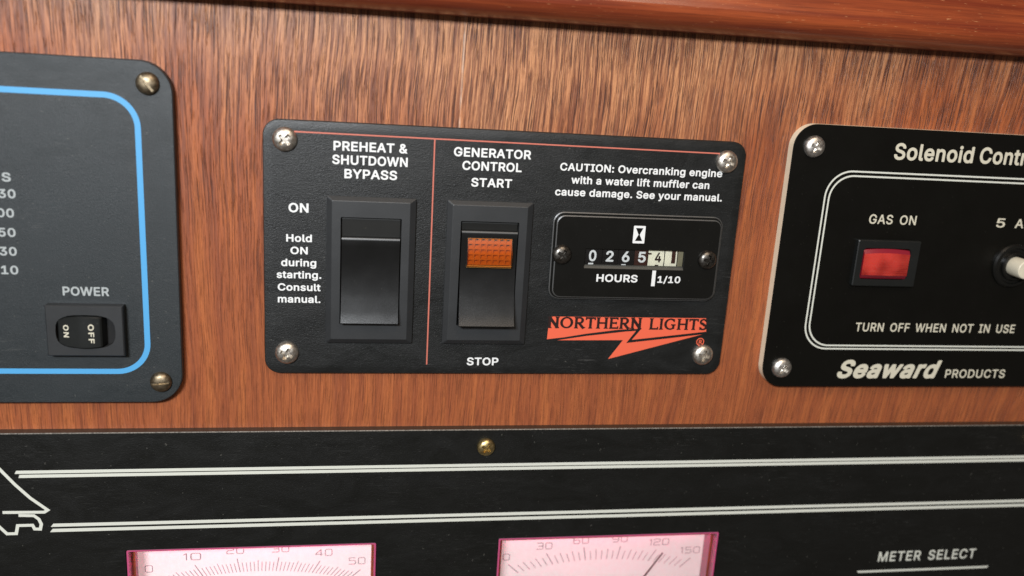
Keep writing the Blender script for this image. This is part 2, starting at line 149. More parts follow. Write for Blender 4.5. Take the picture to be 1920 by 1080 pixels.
  'S': (476, "11,110 32,69 67,35 114,10 161,-3 232,-8 295,0 349,20 389,48 408,69 421,89 429,110 434,138 430,187 421,207 407,228 382,253 342,276 295,293 177,325 153,339 147,353 153,374 169,387 201,396 232,397 264,391 283,381 295,367 303,342 319,330 397,328 411,332 421,340 427,353 423,388 405,426 374,459 342,480 303,495 264,503 216,506 169,501 130,491 91,473 61,450 42,429 30,408 18,367 18,339 22,318 30,297 44,277 75,249 122,224 161,211 256,187 287,175 303,162 306,145 295,125 272,110 240,103 201,103 169,110 147,124 139,138 134,159 121,173 106,177 36,177 19,173 7,159 4,145"),
  'e': (434, "8,132 25,90 50,55 83,28 124,7 173,-5 220,-7 267,-1 315,16 343,35 365,55 380,76 392,104 390,118 378,133 354,142 327,145 378,149 392,159 398,173 398,215 393,250 385,277 370,308 351,333 323,357 291,375 252,387 212,392 173,391 134,383 102,370 76,354 53,333 31,305 16,276 6,243 1,208 1,166|134,145 281,145 275,142 261,118 252,109 236,102 212,99 181,102 161,111 145,125|142,254 146,263 163,277 181,284 197,286 220,284 236,279 248,270 259,256 252,251 150,250"),
  'a': (419, "3,83 17,55 43,27 75,9 107,-2 138,-7 169,-7 209,-2 240,10 272,0 335,0 352,6 359,13 364,27 364,263 359,291 351,312 326,346 303,364 272,379 232,389 193,392 154,390 114,381 83,369 51,349 29,326 15,305 7,284 10,270 15,263 28,255 93,235 67,226 44,213 28,201 11,180 2,159 -3,138 -3,111|130,107 124,117 124,124 128,131 138,137 169,145 234,152 237,145 229,124 217,111 202,104 185,100 162,98 146,101|130,244 125,249 138,268 154,279 169,285 193,287 217,284 229,277 236,263 232,256"),
  'w': (594, "-4,333 103,21 115,6 130,0 201,0 217,7 224,14 280,176 330,21 341,7 358,0 421,0 437,3 450,14 568,354 567,368 555,382 539,388 468,388 453,382 445,376 390,215 343,368 335,379 319,387 240,387 227,381 220,375 170,220 162,228 117,368 106,381 83,388 20,388 4,383 -6,375 -11,361"),
  'r': (291, "23,14 42,1 58,0 120,1 140,14 145,28 147,250 160,268 176,278 199,282 246,280 266,291 272,305 272,368 264,381 254,389 238,392 191,392 168,387 136,376 128,383 113,388 50,388 34,383 24,375 18,354 18,28"),
  'd': (454, "8,132 24,90 54,48 87,22 126,3 157,-4 197,-7 244,-1 275,13 291,4 307,0 370,0 387,7 397,21 399,35 399,471 394,485 388,492 378,498 362,500 299,499 283,492 275,483 272,471 272,381 267,377 244,386 212,391 181,392 150,388 102,372 79,358 56,340 25,298 6,250 0,194|134,152 129,180 129,215 137,243 149,263 165,278 189,285 212,285 237,277 252,265 262,250 272,208 269,159 263,139 252,121 236,108 220,102 197,100 181,102 165,108 153,118 143,132"),
 },
 'logo': {
  'N': (500, "8,-5 190,-6 196,1 154,63 154,278 329,37 304,1 308,-5 358,-6 376,-23 400,-7 492,-5 496,1 454,73 454,433 496,499 493,505 310,506 304,499 346,439 346,222 171,463 196,499 193,505 142,506 124,523 100,507 7,505 4,499 29,463 30,451 47,427 47,67 4,1"),
  'O': (560, "20,217 29,163 69,91 128,36 206,-1 284,-10 356,0 424,31 488,87 531,163 546,253 531,337 486,415 424,469 356,500 278,511 206,501 134,468 74,415 29,337 14,253|128,232 132,301 151,355 182,397 230,429 278,438 334,427 380,394 409,355 428,301 434,253 428,199 410,147 378,103 332,72 278,62 230,71 182,103 148,151 132,199"),
  'R': (475, "15,-3 20,-6 200,-6 205,-3 164,63 164,201 176,201 360,-27 362,-43 368,-44 497,33 500,39 494,45 434,75 422,74 315,207 315,213 356,237 380,260 404,297 413,327 416,357 407,405 391,435 356,473 314,497 260,510 20,506 14,501 56,435 56,63|164,279 164,430 254,432 278,420 297,393 304,363 301,327 285,297 254,278"),
  'T': (430, "4,384 10,374 64,376 66,420 70,424 154,424 161,420 161,66 119,0 130,-6 304,-6 310,-2 268,66 269,420 274,424 358,424 364,420 364,378 370,374 424,376 424,504 10,506 4,498"),
  'H': (520, "4,0 10,-6 190,-6 196,0 154,63 154,211 364,212 366,66 324,0 334,-6 514,-4 513,6 474,66 474,432 474,438 516,498 514,504 326,504 324,498 366,438 366,294 358,288 154,291 154,438 196,498 194,504 6,504 4,498 46,438 47,66"),
  'E': (420, "15,-3 20,-6 104,-9 398,-9 418,-3 416,114 368,116 362,112 362,75 356,68 164,69 164,214 290,216 296,195 338,194 346,201 344,314 300,315 290,294 164,296 164,429 338,432 344,396 392,394 398,399 398,502 380,508 104,508 20,506 14,501 56,435 56,63"),
  'L': (420, "15,-3 20,-6 104,-9 398,-9 418,-3 416,125 363,123 362,75 356,68 164,69 164,435 204,495 206,501 200,506 20,506 14,501 56,435 56,63"),
  'I': (230, "19,0 25,-6 205,-6 211,0 168,66 169,438 211,498 205,506 21,504 19,498 61,438 62,66"),
  'G': (550, "15,206 18,182 43,122 81,71 129,32 183,5 243,-9 303,-10 363,4 423,34 459,36 461,62 467,74 461,86 461,182 465,189 501,189 506,194 506,242 501,251 306,248 304,194 309,189 358,188 359,92 333,75 291,63 255,63 218,74 177,103 153,133 135,170 125,206 121,248 124,290 134,326 154,368 183,402 213,423 249,436 297,437 333,425 371,398 399,367 405,345 454,344 458,350 458,416 468,428 458,440 458,476 453,481 399,479 363,496 303,510 249,509 189,497 133,470 81,429 41,374 17,314 9,248"),
  'S': (400, "36,77 42,65 44,6 92,4 104,10 146,-7 182,-13 248,-8 284,3 314,20 344,46 364,77 375,107 378,137 371,179 356,209 328,239 164,355 158,356 137,335 129,365 133,389 147,413 164,426 194,436 224,432 242,423 254,412 272,383 301,389 302,371 308,364 356,365 356,495 308,496 296,487 254,506 218,512 182,512 122,497 91,479 66,455 46,425 34,389 32,359 37,329 53,293 74,266 101,245 158,220 248,154 266,163 271,125 263,101 242,77 224,68 194,64 158,77 145,89 128,119 100,113 98,137 92,141 50,141 42,137 42,95 34,83"),
 },
 'square': {
  '0': (570, "19,107 24,83 48,29 121,-1 355,-1 379,5 431,29 453,77 461,125 461,377 457,389 460,395 458,413 433,469 373,498 337,501 115,499 49,471 25,419 19,395|67,91 61,101 61,395 79,441 127,460 355,461 397,442 421,395 420,107 401,59 361,41 121,41 80,59"),
  '1': (360, "84,377 97,370 115,375 187,434 189,431 189,23 197,5 211,-1 227,11 231,35 229,485 223,496 211,501 187,488 85,404 79,389"),
  '2': (570, "19,47 19,23 25,6 43,-1 439,-1 454,5 460,23 454,35 439,41 67,41 61,47 61,161 115,215 121,211 391,249 406,257 452,311 460,335 457,341 461,353 459,425 447,443 403,487 385,499 361,501 103,501 81,491 25,444 19,425 19,365 25,346 43,340 55,346 61,359 61,419 109,460 373,459 419,413 421,335 415,333 379,287 109,253 85,245 22,179 19,167"),
  '3': (570, "23,11 26,5 43,-1 379,-1 394,5 457,59 461,89 460,203 448,221 412,251 445,285 451,299 451,431 445,445 391,497 361,501 73,501 37,495 29,479 37,464 49,459 373,459 409,425 409,305 373,270 163,271 139,267 129,251 139,233 169,229 373,230 418,191 420,83 379,47 379,42 43,41 25,34 20,23"),
  '4': (570, "9,143 15,117 33,109 327,110 330,17 337,5 345,1 351,-1 364,5 370,17 372,107 453,110 465,116 471,131 465,144 453,150 375,151 371,155 371,467 369,485 363,496 351,501 327,487 23,173 13,161|69,151 64,155 327,426 327,152"),
  '5': (570, "23,11 26,5 43,-1 379,-1 394,5 454,65 460,77 461,101 458,227 397,293 367,301 85,301 81,305 81,455 85,459 421,460 433,464 441,479 433,496 397,501 85,501 55,499 43,491 39,461 39,299 43,269 55,261 79,259 361,259 367,262 419,215 419,89 373,42 43,41 25,34 20,23"),
  '6': (570, "19,95 25,66 86,5 103,-1 379,-1 403,13 443,53 460,77 461,197 458,227 451,239 397,293 379,300 67,301 62,305 61,389 62,395 121,460 409,459 425,467 431,479 427,491 415,499 391,501 133,501 121,497 115,500 103,498 85,483 25,414 19,395|67,83 61,95 61,251 67,259 361,259 367,262 419,215 419,89 373,42 109,41"),
  '9': (570, "19,281 33,257 79,212 97,200 415,199 419,191 419,107 361,42 73,41 55,34 50,23 56,5 73,-1 367,-1 385,5 457,89 461,125 461,197 457,209 461,221 459,425 447,443 391,497 361,501 121,501 89,497 33,443 19,419|67,283 61,293 62,413 109,459 373,459 419,413 419,251 415,241 109,241"),
 },
}

# ------------------------------------------------------------------ materials
class NT:
    """small wrapper to write node trees"""
    def __init__(s, name):
        s.m = bpy.data.materials.new(name)
        s.m.use_nodes = True
        s.n = s.m.node_tree.nodes
        s.l = s.m.node_tree.links
        s.b = s.n['Principled BSDF']
        s.out = s.n['Material Output']
        tc = s.n.new('ShaderNodeTexCoord')
        sc = s.n.new('ShaderNodeVectorMath')
        sc.operation = 'SCALE'
        sc.inputs['Scale'].default_value = 1000.0
        s.l.new(tc.outputs['Object'], sc.inputs[0])
        s.co = sc.outputs[0]          # object coordinates in millimetres (x = u, y = -h, z = v)

    def set(s, **k):
        for a, v in k.items():
            a = a.replace('_', ' ')
            i = s.b.inputs[a]
            if hasattr(v, 'links') or hasattr(v, 'is_linked'):
                s.l.new(v, i)
            elif isinstance(v, tuple):
                i.default_value = (*v, 1) if len(v) == 3 else v
            else:
                i.default_value = v

    def scale(s, v, vec=None, off=(0, 0, 0)):
        mp = s.n.new('ShaderNodeMapping')
        mp.inputs['Scale'].default_value = v
        mp.inputs['Location'].default_value = off
        s.l.new(vec or s.co, mp.inputs[0])
        return mp.outputs[0]

    def noise(s, vec, scale=1.0, detail=3, rough=0.5, dist=0.0, col=False):
        t = s.n.new('ShaderNodeTexNoise')
        t.inputs['Scale'].default_value = scale
        t.inputs['Detail'].default_value = detail
        t.inputs['Roughness'].default_value = rough
        t.inputs['Distortion'].default_value = dist
        s.l.new(vec, t.inputs['Vector'])
        return t.outputs['Color' if col else 'Fac']

    def ramp(s, fac, *stops):
        r = s.n.new('ShaderNodeValToRGB')
        s.l.new(fac, r.inputs[0])
        e = r.color_ramp.elements
        while len(e) < len(stops):
            e.new(0.5)
        for k, (p, c) in enumerate(stops):
            e[k].position = p
            e[k].color = (c, c, c, 1) if not isinstance(c, tuple) else (*c, 1)
        return r.outputs[0]

    def mix(s, fac, a, b, mode='MIX'):
        x = s.n.new('ShaderNodeMix')
        x.data_type = 'RGBA'
        x.blend_type = mode
        for i, v in ((0, fac), (6, a), (7, b)):
            if isinstance(v, (int, float)):
                x.inputs[i].default_value = v if i == 0 else (v, v, v, 1)
            elif isinstance(v, tuple):
                x.inputs[i].default_value = (*v, 1)
            else:
                s.l.new(v, x.inputs[i])
        return x.outputs[2]

    def math(s, op, a, b=0.0):
        x = s.n.new('ShaderNodeMath')
        x.operation = op
        for i, v in ((0, a), (1, b)):
            if isinstance(v, (int, float)):
                x.inputs[i].default_value = v
            else:
                s.l.new(v, x.inputs[i])
        return x.outputs[0]

    def bump(s, h, dist, strength=1.0):
        b = s.n.new('ShaderNodeBump')
        b.inputs['Distance'].default_value = dist * MM
        b.inputs['Strength'].default_value = strength
        s.l.new(h, b.inputs['Height'])
        s.l.new(b.outputs[0], s.b.inputs['Normal'])


def plastic(name, col, rough=0.45, grain=0.02, gscale=2.5, dust=0.0, spec=0.5, dustcol=(0.35, 0.33, 0.28), var=0.25, dscale=1.6):
    t = NT(name)
    base = t.mix(t.noise(t.co, 0.08, 4), tuple(c * (1 - var) for c in col), tuple(min(1, c * (1 + var)) for c in col))
    if dust > 0:
        d = t.ramp(t.noise(t.co, dscale, 2, 0.6), (0.70, 0.0), (0.80, 1.0))
        patch = t.ramp(t.noise(t.co, 0.09, 3, 0.6), (0.42, 0.0), (0.62, 1.0))
        base = t.mix(t.math('MULTIPLY', t.math('MULTIPLY', d, patch), dust), base, dustcol)
    t.set(Base_Color=base, Roughness=rough, Specular_IOR_Level=spec)
    rr = t.ramp(t.noise(t.co, 0.15, 4, 0.6), (0.3, rough - 0.02), (0.7, rough + 0.03))
    t.l.new(rr, t.b.inputs['Roughness'])
    if grain > 0:
        t.bump(t.noise(t.co, gscale, 3, 0.65), grain)
    return t.m


def wrinkle(name, col, rough, grain, gs, spec=0.5, dust=0.12, fleck=0.0, scratch=0.3):
    """powder coat: small skewed wrinkles"""
    t = NT(name)
    rot = t.n.new('ShaderNodeMapping')
    rot.inputs['Rotation'].default_value = (0, math.radians(38), 0)
    rot.inputs['Scale'].default_value = (1.0, 1.0, 2.1)
    t.l.new(t.co, rot.inputs[0])
    w = t.noise(rot.outputs[0], gs, 4, 0.62, 0.3)
    base = t.mix(t.noise(t.co, 0.04, 3), tuple(c * 0.8 for c in col), tuple(c * 1.2 for c in col))
    if fleck > 0:
        base = t.mix(t.math('MULTIPLY', t.ramp(t.noise(rot.outputs[0], gs * 1.3, 4, 0.7), (0.40, 0.0), (0.72, 1.0)), fleck), base, tuple(min(1, c * 3.2) for c in col))
    d = t.ramp(t.noise(t.co, 1.1, 2, 0.5), (0.735, 0.0), (0.77, 1.0))
    # faint wiping marks, gathered in patches
    rot2 = t.n.new('ShaderNodeMapping')
    rot2.inputs['Rotation'].default_value = (0, math.radians(-24), 0)
    rot2.inputs['Scale'].default_value = (0.16, 1.0, 2.6)
    t.l.new(t.co, rot2.inputs[0])
    scr = t.ramp(t.noise(rot2.outputs[0], 1.0, 3, 0.55, 1.6), (0.60, 0.0), (0.66, 1.0))
    pat = t.ramp(t.noise(t.scale((0.03, 0.03, 0.05), None, (3, 0, 9)), 1.0, 2, 0.5), (0.50, 0.0), (0.62, 1.0))
    base = t.mix(t.math('MULTIPLY', t.math('MULTIPLY', scr, pat), scratch), base, (0.10, 0.10, 0.095))
    base = t.mix(t.math('MULTIPLY', d, dust), base, (0.5, 0.48, 0.42))
    sm = t.noise(t.scale((0.05, 0.05, 0.12)), 1.0, 5, 0.7, 1.2)
    t.set(Base_Color=base, Specular_IOR_Level=spec, Roughness=t.ramp(sm, (0.3, rough - 0.08), (0.7, rough + 0.10)))
    t.bump(w, grain)
    return t.m


def metal(name, col, rough, stain=(0.16, 0.10, 0.06), amount=0.5):
    t = NT(name)
    n = t.ramp(t.noise(t.co, 0.9, 5, 0.7, 0.5), (0.42, 0.0), (0.68, amount))
    t.set(Base_Color=t.mix(n, col, stain), Metallic=1.0, Roughness=t.ramp(t.noise(t.co, 1.3, 4, 0.6), (0.3, rough - 0.06), (0.75, rough + 0.22)))
    t.bump(t.noise(t.co, 5.0, 3, 0.6), 0.012)
    return t.m


def ink(name, col, rough=0.5, wear=0.15, edge=None):
    t = NT(name)
    n = t.ramp(t.noise(t.co, 2.4, 4, 0.7), (0.35, 0.0), (0.75, wear))
    t.set(Base_Color=t.mix(n, col, edge or tuple(c * 0.45 for c in col)), Roughness=rough)
    t.bump(t.noise(t.co, 3.0, 3, 0.6), 0.01)
    return t.m


def wood(name):
    t = NT(name)
    # slow wandering of the grain lines, leaning a little further right
    warp = t.noise(t.scale((0.012, 0.0, 0.012)), 1.0, 2, 0.5)
    sep = t.n.new('ShaderNodeSeparateXYZ')
    t.l.new(t.co, sep.inputs[0])
    x, z = sep.outputs[0], sep.outputs[2]
    lean = t.math('MULTIPLY', t.math('MULTIPLY', z, x), 0.0005)
    x2 = t.math('ADD', t.math('SUBTRACT', x, lean), t.math('MULTIPLY', warp, 9.0))
    x2 = t.math('ADD', x2, t.math('MULTIPLY', t.noise(t.scale((0.09, 0, 0.05)), 1.0, 2, 0.5), 0.25))
    cb = t.n.new('ShaderNodeCombineXYZ')
    t.l.new(x2, cb.inputs[0])
    t.l.new(z, cb.inputs[2])
    g = cb.outputs[0]
    broad = t.noise(t.scale((0.035, 1, 0.006), g), 1.0, 3, 0.55)
    band = t.noise(t.scale((0.20, 1, 0.010), g), 1.0, 4, 0.6)
    streak = t.noise(t.scale((0.8, 1, 0.028), g), 1.0, 5, 0.72)
    fine = t.noise(t.scale((2.3, 1, 0.085), g), 1.0, 5, 0.78)
    fleck = t.noise(t.scale((2.0, 1, 0.075), g, (31, 0, 11)), 1.0, 3, 0.62)
    pore = t.noise(t.scale((2.5, 1, 0.040), g, (7, 0, 3)), 1.0, 3, 0.6)
    mott = t.noise(t.scale((1.5, 1, 0.50)), 1.0, 4, 0.75)
    # figured part above, calmer below
    zone = t.ramp(t.math('ADD', t.math('MULTIPLY', z, 0.0065), t.math('MULTIPLY', t.noise(t.scale((0.02, 0, 0.02)), 1.0, 3), 0.9)),
                  (-0.05, 0.34), (0.48, 1.0))
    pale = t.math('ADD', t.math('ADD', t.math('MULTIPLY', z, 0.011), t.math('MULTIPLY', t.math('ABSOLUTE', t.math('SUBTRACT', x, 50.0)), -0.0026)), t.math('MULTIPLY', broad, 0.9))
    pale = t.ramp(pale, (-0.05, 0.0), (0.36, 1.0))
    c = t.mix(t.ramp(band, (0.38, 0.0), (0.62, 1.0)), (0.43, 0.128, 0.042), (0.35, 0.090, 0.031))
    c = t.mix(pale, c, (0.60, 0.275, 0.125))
    c = t.mix(t.math('MULTIPLY', t.ramp(band, (0.42, 0.0), (0.60, 1.0)), 0.32), c, (0.21, 0.062, 0.028))
    c = t.mix(t.math('MULTIPLY', t.ramp(streak, (0.47, 0.0), (0.57, 1.0)), t.math('MULTIPLY', zone, 0.80)), c, (0.150, 0.044, 0.023))
    c = t.mix(t.math('MULTIPLY', t.ramp(fine, (0.28, 0.9), (0.44, 0.0)), 0.65), c, t.mix(pale, (0.56, 0.205, 0.085), (0.80, 0.43, 0.225)))
    c = t.mix(t.math('MULTIPLY', t.ramp(fine, (0.49, 0.0), (0.61, 1.0)), t.math('ADD', t.math('MULTIPLY', zone, 0.55), 0.22)), c, (0.135, 0.042, 0.020))
    c = t.mix(t.math('MULTIPLY', t.ramp(mott, (0.48, 0.0), (0.64, 0.8)), 0.34), c, (0.22, 0.066, 0.028))
    fm = t.math('MULTIPLY', t.ramp(fleck, (0.56, 0.0), (0.61, 1.0)), t.math('ADD', t.math('MULTIPLY', zone, 0.5), 0.25))
    c = t.mix(fm, c, (0.085, 0.026, 0.014))
    pm = t.math('MULTIPLY', t.ramp(pore, (0.585, 0.0), (0.625, 1.0)), t.math('MULTIPLY', zone, 0.9))
    c = t.mix(pm, c, (0.045, 0.017, 0.015))
    # pale seam in the veneer
    seam = t.ramp(t.math('ABSOLUTE', t.math('SUBTRACT', x, t.math('ADD', t.math('MULTIPLY', z, 0.012), 27.2))), (0.12, 1.0), (0.42, 0.0))
    seam = t.math('MULTIPLY', seam, t.ramp(t.noise(t.scale((0.3, 1, 0.25)), 1.0, 3), (0.35, 0.05), (0.6, 0.5)))
    seam = t.math('MULTIPLY', seam, t.math('GREATER_THAN', z, -40.0))
    c = t.mix(seam, c, (0.72, 0.55, 0.44))
    t.set(Base_Color=c, Specular_IOR_Level=0.5, Roughness=t.ramp(band, (0.3, 0.36), (0.7, 0.46)))
    h = t.math('SUBTRACT', t.math('ADD', t.math('MULTIPLY', fine, 0.6), t.math('MULTIPLY', mott, 0.3)), t.math('MULTIPLY', t.math('MAXIMUM', pm, fm), 0.9))
    t.bump(h, 0.11)
    return t.m


def rail_wood(name):
    t = NT(name)
    a = t.noise(t.scale((0.010, 0.35, 0.35)), 1.0, 4, 0.6, 0.3)
    b = t.noise(t.scale((0.06, 2.2, 2.2)), 1.0, 4, 0.65)
    d = t.noise(t.scale((0.35, 3.0, 3.0)), 1.0, 3, 0.6)
    c = t.mix(t.ramp(a, (0.35, 0.0), (0.68, 1.0)), (0.33, 0.068, 0.019), (0.17, 0.026, 0.009))
    c = t.mix(t.ramp(b, (0.45, 0.0), (0.75, 0.7)), c, (0.10, 0.018, 0.008))
    c = t.mix(t.ramp(d, (0.66, 0.0), (0.74, 0.7)), c, (0.62, 0.30, 0.13))
    t.set(Base_Color=c, Roughness=0.30, Coat_Weight=0.5, Coat_Roughness=0.22)
    t.bump(b, 0.03)
    return t.m


def clear(name, tint, gloss=0.06, rough=0.08):
    """thin clear plastic: lets light through with a tint, mirrors a little"""
    t = NT(name)
    t.n.remove(t.b)
    tr = t.n.new('ShaderNodeBsdfTransparent')
    tr.inputs[0].default_value = (*tint, 1)
    gl = t.n.new('ShaderNodeBsdfGlossy')
    gl.inputs['Roughness'].default_value = rough
    fr = t.n.new('ShaderNodeFresnel')
    fr.inputs[0].default_value = 1.55
    mx = t.n.new('ShaderNodeMixShader')
    t.l.new(fr.outputs[0], mx.inputs[0])
    t.l.new(tr.outputs[0], mx.inputs[1])
    t.l.new(gl.outputs[0], mx.inputs[2])
    t.l.new(mx.outputs[0], t.out.inputs[0])
    return t.m


def simple(name, col, rough=0.5, **k):
    t = NT(name)
    n = t.noise(t.co, 0.6, 4, 0.6)
    t.set(Base_Color=t.mix(n, tuple(c * 0.85 for c in col), tuple(min(1, c * 1.12) for c in col)), Roughness=rough, **k)
    return t.m


M = {
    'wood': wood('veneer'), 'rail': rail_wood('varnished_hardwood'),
    'slate': wrinkle('slate_grey_coating', (0.0140, 0.0180, 0.0200), 0.47, 0.09, 2.4, 0.55, 0.12, 0.25),
    'black_coat': wrinkle('black_powder_coat', (0.0055, 0.0062, 0.0060), 0.42, 0.085, 1.8, 0.62, 0.15),
    'laminate': plastic('black_laminate', (0.0030, 0.0028, 0.0020), 0.38, 0.012, 3.0, 0.15, 0.30),
    'laminate_tex': wrinkle('black_textured_laminate', (0.0050, 0.0052, 0.0044), 0.44, 0.09, 1.8, 0.42, 0.12, 0.0, 0.14),
    'cream_core': simple('cream_laminate_core', (0.86, 0.77, 0.58), 0.5),
    'brown_edge': simple('dark_brown_edge', (0.050, 0.028, 0.016), 0.5),
    'bezel': plastic('black_bezel_plastic', (0.019, 0.0205, 0.022), 0.47, 0.02, 4.0, 0.10, 0.7),
    'rocker': plastic('black_rocker_plastic', (0.0045, 0.0047, 0.0047), 0.31, 0.02, 5.0, 0.45, 0.6, (0.20, 0.19, 0.17), 0.08, 2.2),
    'dusty': plastic('dusty_black_plastic', (0.012, 0.012, 0.011), 0.55, 0.015, 4.0, 0.9, 0.4, (0.11, 0.10, 0.07), 0.3, 0.9),
    'ridge': plastic('worn_highlight_plastic', (0.05, 0.05, 0.048), 0.40, 0.01, 2.0, 0.5, 0.9, (0.4, 0.4, 0.38)),  # paler edge paints the highlight on ridges and bevels, with worn flecks
    'dark_bezel': plastic('darker_bezel_plastic', (0.008, 0.009, 0.0085), 0.42, 0.015, 4.0, 0.15, 0.5),
    'gloss': plastic('smooth_black_plastic', (0.0055, 0.0055, 0.0048), 0.27, 0.006, 1.2, 0.25, 0.5, (0.25, 0.23, 0.2), 0.2, 1.4),
    'worn_edge': ink('worn_panel_edge', (0.05, 0.045, 0.04), 0.4, 1.0, (0.34, 0.31, 0.27)),
    'void': simple('dark_inside', (0.004, 0.004, 0.004), 0.8),
    'white_ink': ink('white_ink', (0.82, 0.83, 0.82), 0.45, 0.22),
    'cream_ink': ink('engraved_cream', (0.66, 0.62, 0.49), 0.5, 0.25),
    'grey_ink': ink('engraved_white', (0.70, 0.71, 0.63), 0.5, 0.25),
    'pale_ink': ink('pale_grey_ink', (0.40, 0.43, 0.43), 0.5, 0.25),
    'blue_ink': ink('light_blue_ink', (0.085, 0.36, 0.68), 0.45, 0.08),
    'red_line': ink('faded_red_ink', (0.60, 0.17, 0.12), 0.45, 0.3),
    'red_ink': ink('orange_red_ink', (0.80, 0.13, 0.065), 0.45, 0.12, (0.66, 0.17, 0.09)),
    'dark_ink': simple('black_ink', (0.022, 0.008, 0.007), 0.45),
    'scale_ink': simple('scale_grey_ink', (0.24, 0.18, 0.21), 0.6),
    'steel': metal('tarnished_steel', (0.74, 0.70, 0.63), 0.36, (0.28, 0.19, 0.13), 0.55),
    'bright_steel': metal('bright_steel', (0.82, 0.79, 0.74), 0.36, (0.36, 0.28, 0.22), 0.4),
    'bronze': metal('aged_bronze', (0.30, 0.24, 0.16), 0.40, (0.11, 0.08, 0.05), 0.8),
    'dark_metal': metal('blackened_screw', (0.17, 0.16, 0.145), 0.30, (0.06, 0.05, 0.04), 0.8),
    'brass': metal('brass', (0.68, 0.53, 0.25), 0.30, (0.28, 0.19, 0.08), 0.6),
    'wheel_black': simple('black_wheel', (0.008, 0.007, 0.007), 0.35),
    'wheel_brown': simple('brown_wheel', (0.050, 0.019, 0.014), 0.35),
    'wheel_cream': simple('cream_wheel', (0.86, 0.83, 0.66), 0.4),
    'wheel_brass': simple('dull_grey_wheel', (0.22, 0.20, 0.13), 0.4),
    'sill': simple('grey_window_lip', (0.065, 0.062, 0.053), 0.5),
    'amber': simple('amber_plastic', (0.50, 0.140, 0.010), 0.22, Specular_IOR_Level=0.8, Coat_Weight=0.4, Coat_Roughness=0.3),
    'amber_edge': simple('pale_amber_plastic', (0.95, 0.50, 0.14), 0.3),
    'amber_clear': clear('clear_amber_cover', (0.95, 0.74, 0.50), 0.08, 0.31),
    'window': clear('clear_window', (0.96, 0.96, 0.95), 0.04, 0.1),
    'pink_clear': clear('pink_clear_cover', (1.0, 0.95, 0.95), 0.04, 0.12),
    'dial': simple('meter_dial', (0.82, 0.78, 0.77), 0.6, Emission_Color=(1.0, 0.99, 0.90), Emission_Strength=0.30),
    'mauve': simple('pink_meter_housing', (0.32, 0.17, 0.21), 0.4),
    'cream_plastic': simple('cream_button', (0.70, 0.64, 0.50), 0.35, Specular_IOR_Level=0.5),
}


def red_lens():
    t = NT('red_lens')
    st = t.noise(t.scale((0.12, 0.4, 3.2)), 1.0, 3, 0.6)
    bl = t.noise(t.scale((0.16, 0.1, 0.13), None, (2, 0, 5)), 1.0, 1, 0.3)  # broad blob paints the hot spot of the lens into its colour
    c = t.mix(t.ramp(bl, (0.35, 0.0), (0.62, 1.0)), (0.24, 0.010, 0.008), (0.58, 0.045, 0.034))
    c = t.mix(t.ramp(st, (0.40, 0.0), (0.70, 0.5)), c, (0.55, 0.06, 0.035))
    t.set(Base_Color=c, Roughness=0.25, Coat_Weight=1.0, Coat_Roughness=0.28, Subsurface_Weight=0.25, Subsurface_Scale=0.002)
    return t.m


def red_dark():  # darker copy of the lens red, painting shade onto its bevels and ends
    t = NT('red_lens_side')
    t.set(Base_Color=(0.24, 0.008, 0.022), Roughness=0.25, Coat_Weight=1.0, Coat_Roughness=0.3)
    return t.m


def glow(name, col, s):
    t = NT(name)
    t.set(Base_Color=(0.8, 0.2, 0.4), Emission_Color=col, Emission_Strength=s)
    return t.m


M['red_lens'] = red_lens()
M['red_side'] = red_dark()
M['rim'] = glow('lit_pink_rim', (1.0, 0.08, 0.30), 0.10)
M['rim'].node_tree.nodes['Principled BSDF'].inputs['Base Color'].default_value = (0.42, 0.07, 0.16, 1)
M['lamp'] = glow('meter_lamp', (1.0, 0.03, 0.30), 15.0)

# ------------------------------------------------------------------ building helpers
WP = {}          # world position (mm) of every object's origin


def tag(o, label=None, cat=None, group=None, kind=None):
    for k, v in (('label', label), ('category', cat), ('group', group), ('kind', kind)):
        if v:
            o[k] = v


def thing(name, u, v, label, cat):
    o = bpy.data.objects.new(name, None)
    o.empty_display_size = 0.01
    COL.objects.link(o)
    o.location = P(u, v, 0)
    WP[o] = (u, v, 0)
    tag(o, label, cat)
    return o


def obj(name, verts, faces, mats, parent=None, midx=None, smooth=None, at=None):
    """one mesh from vertices in wall millimetres (u, v, h)"""
    us, vs, hs = zip(*verts)
    c = at or ((min(us) + max(us)) / 2, (min(vs) + max(vs)) / 2, min(hs))
    me = bpy.data.meshes.new(name)
    me.from_pydata([P(u - c[0], v - c[1], h - c[2]) for u, v, h in verts], [], faces)
    for m in (mats if isinstance(mats, list) else [mats]):
        me.materials.append(m)
    if midx:
        me.polygons.foreach_set('material_index', midx)
    if smooth is not None:
        me.polygons.foreach_set('use_smooth', [True] * len(me.polygons))
        me.set_sharp_from_angle(angle=math.radians(smooth))
    me.update()
    o = bpy.data.objects.new(name, me)
    COL.objects.link(o)
    put(o, c, parent)
    return o


def put(o, c, parent):
    WP[o] = c
    if parent:
        o.parent = parent
        p = WP[parent]
        o.location = P(c[0] - p[0], c[1] - p[1], c[2] - p[2])
    else:
        o.location = P(*c)


def rrect(u0, v0, u1, v1, r, n=8):
    """rounded rectangle, counter-clockwise seen from the front"""
    u0, u1 = min(u0, u1), max(u0, u1)
    v0, v1 = min(v0, v1), max(v0, v1)
    if r <= 0:
        return [(u1, v1), (u0, v1), (u0, v0), (u1, v0)]
    o = []
    for cu, cv, a in ((u1 - r, v1 - r, 0), (u0 + r, v1 - r, 90), (u0 + r, v0 + r, 180), (u1 - r, v0 + r, 270)):
        for k in range(n + 1):
            t = math.radians(a + 90 * k / n)
            o.append((cu + r * math.cos(t), cv + r * math.sin(t)))
    return o


def circle(cu, cv, r, n=40):
    return [(cu + r * math.cos(2 * math.pi * k / n), cv + r * math.sin(2 * math.pi * k / n)) for k in range(n)]


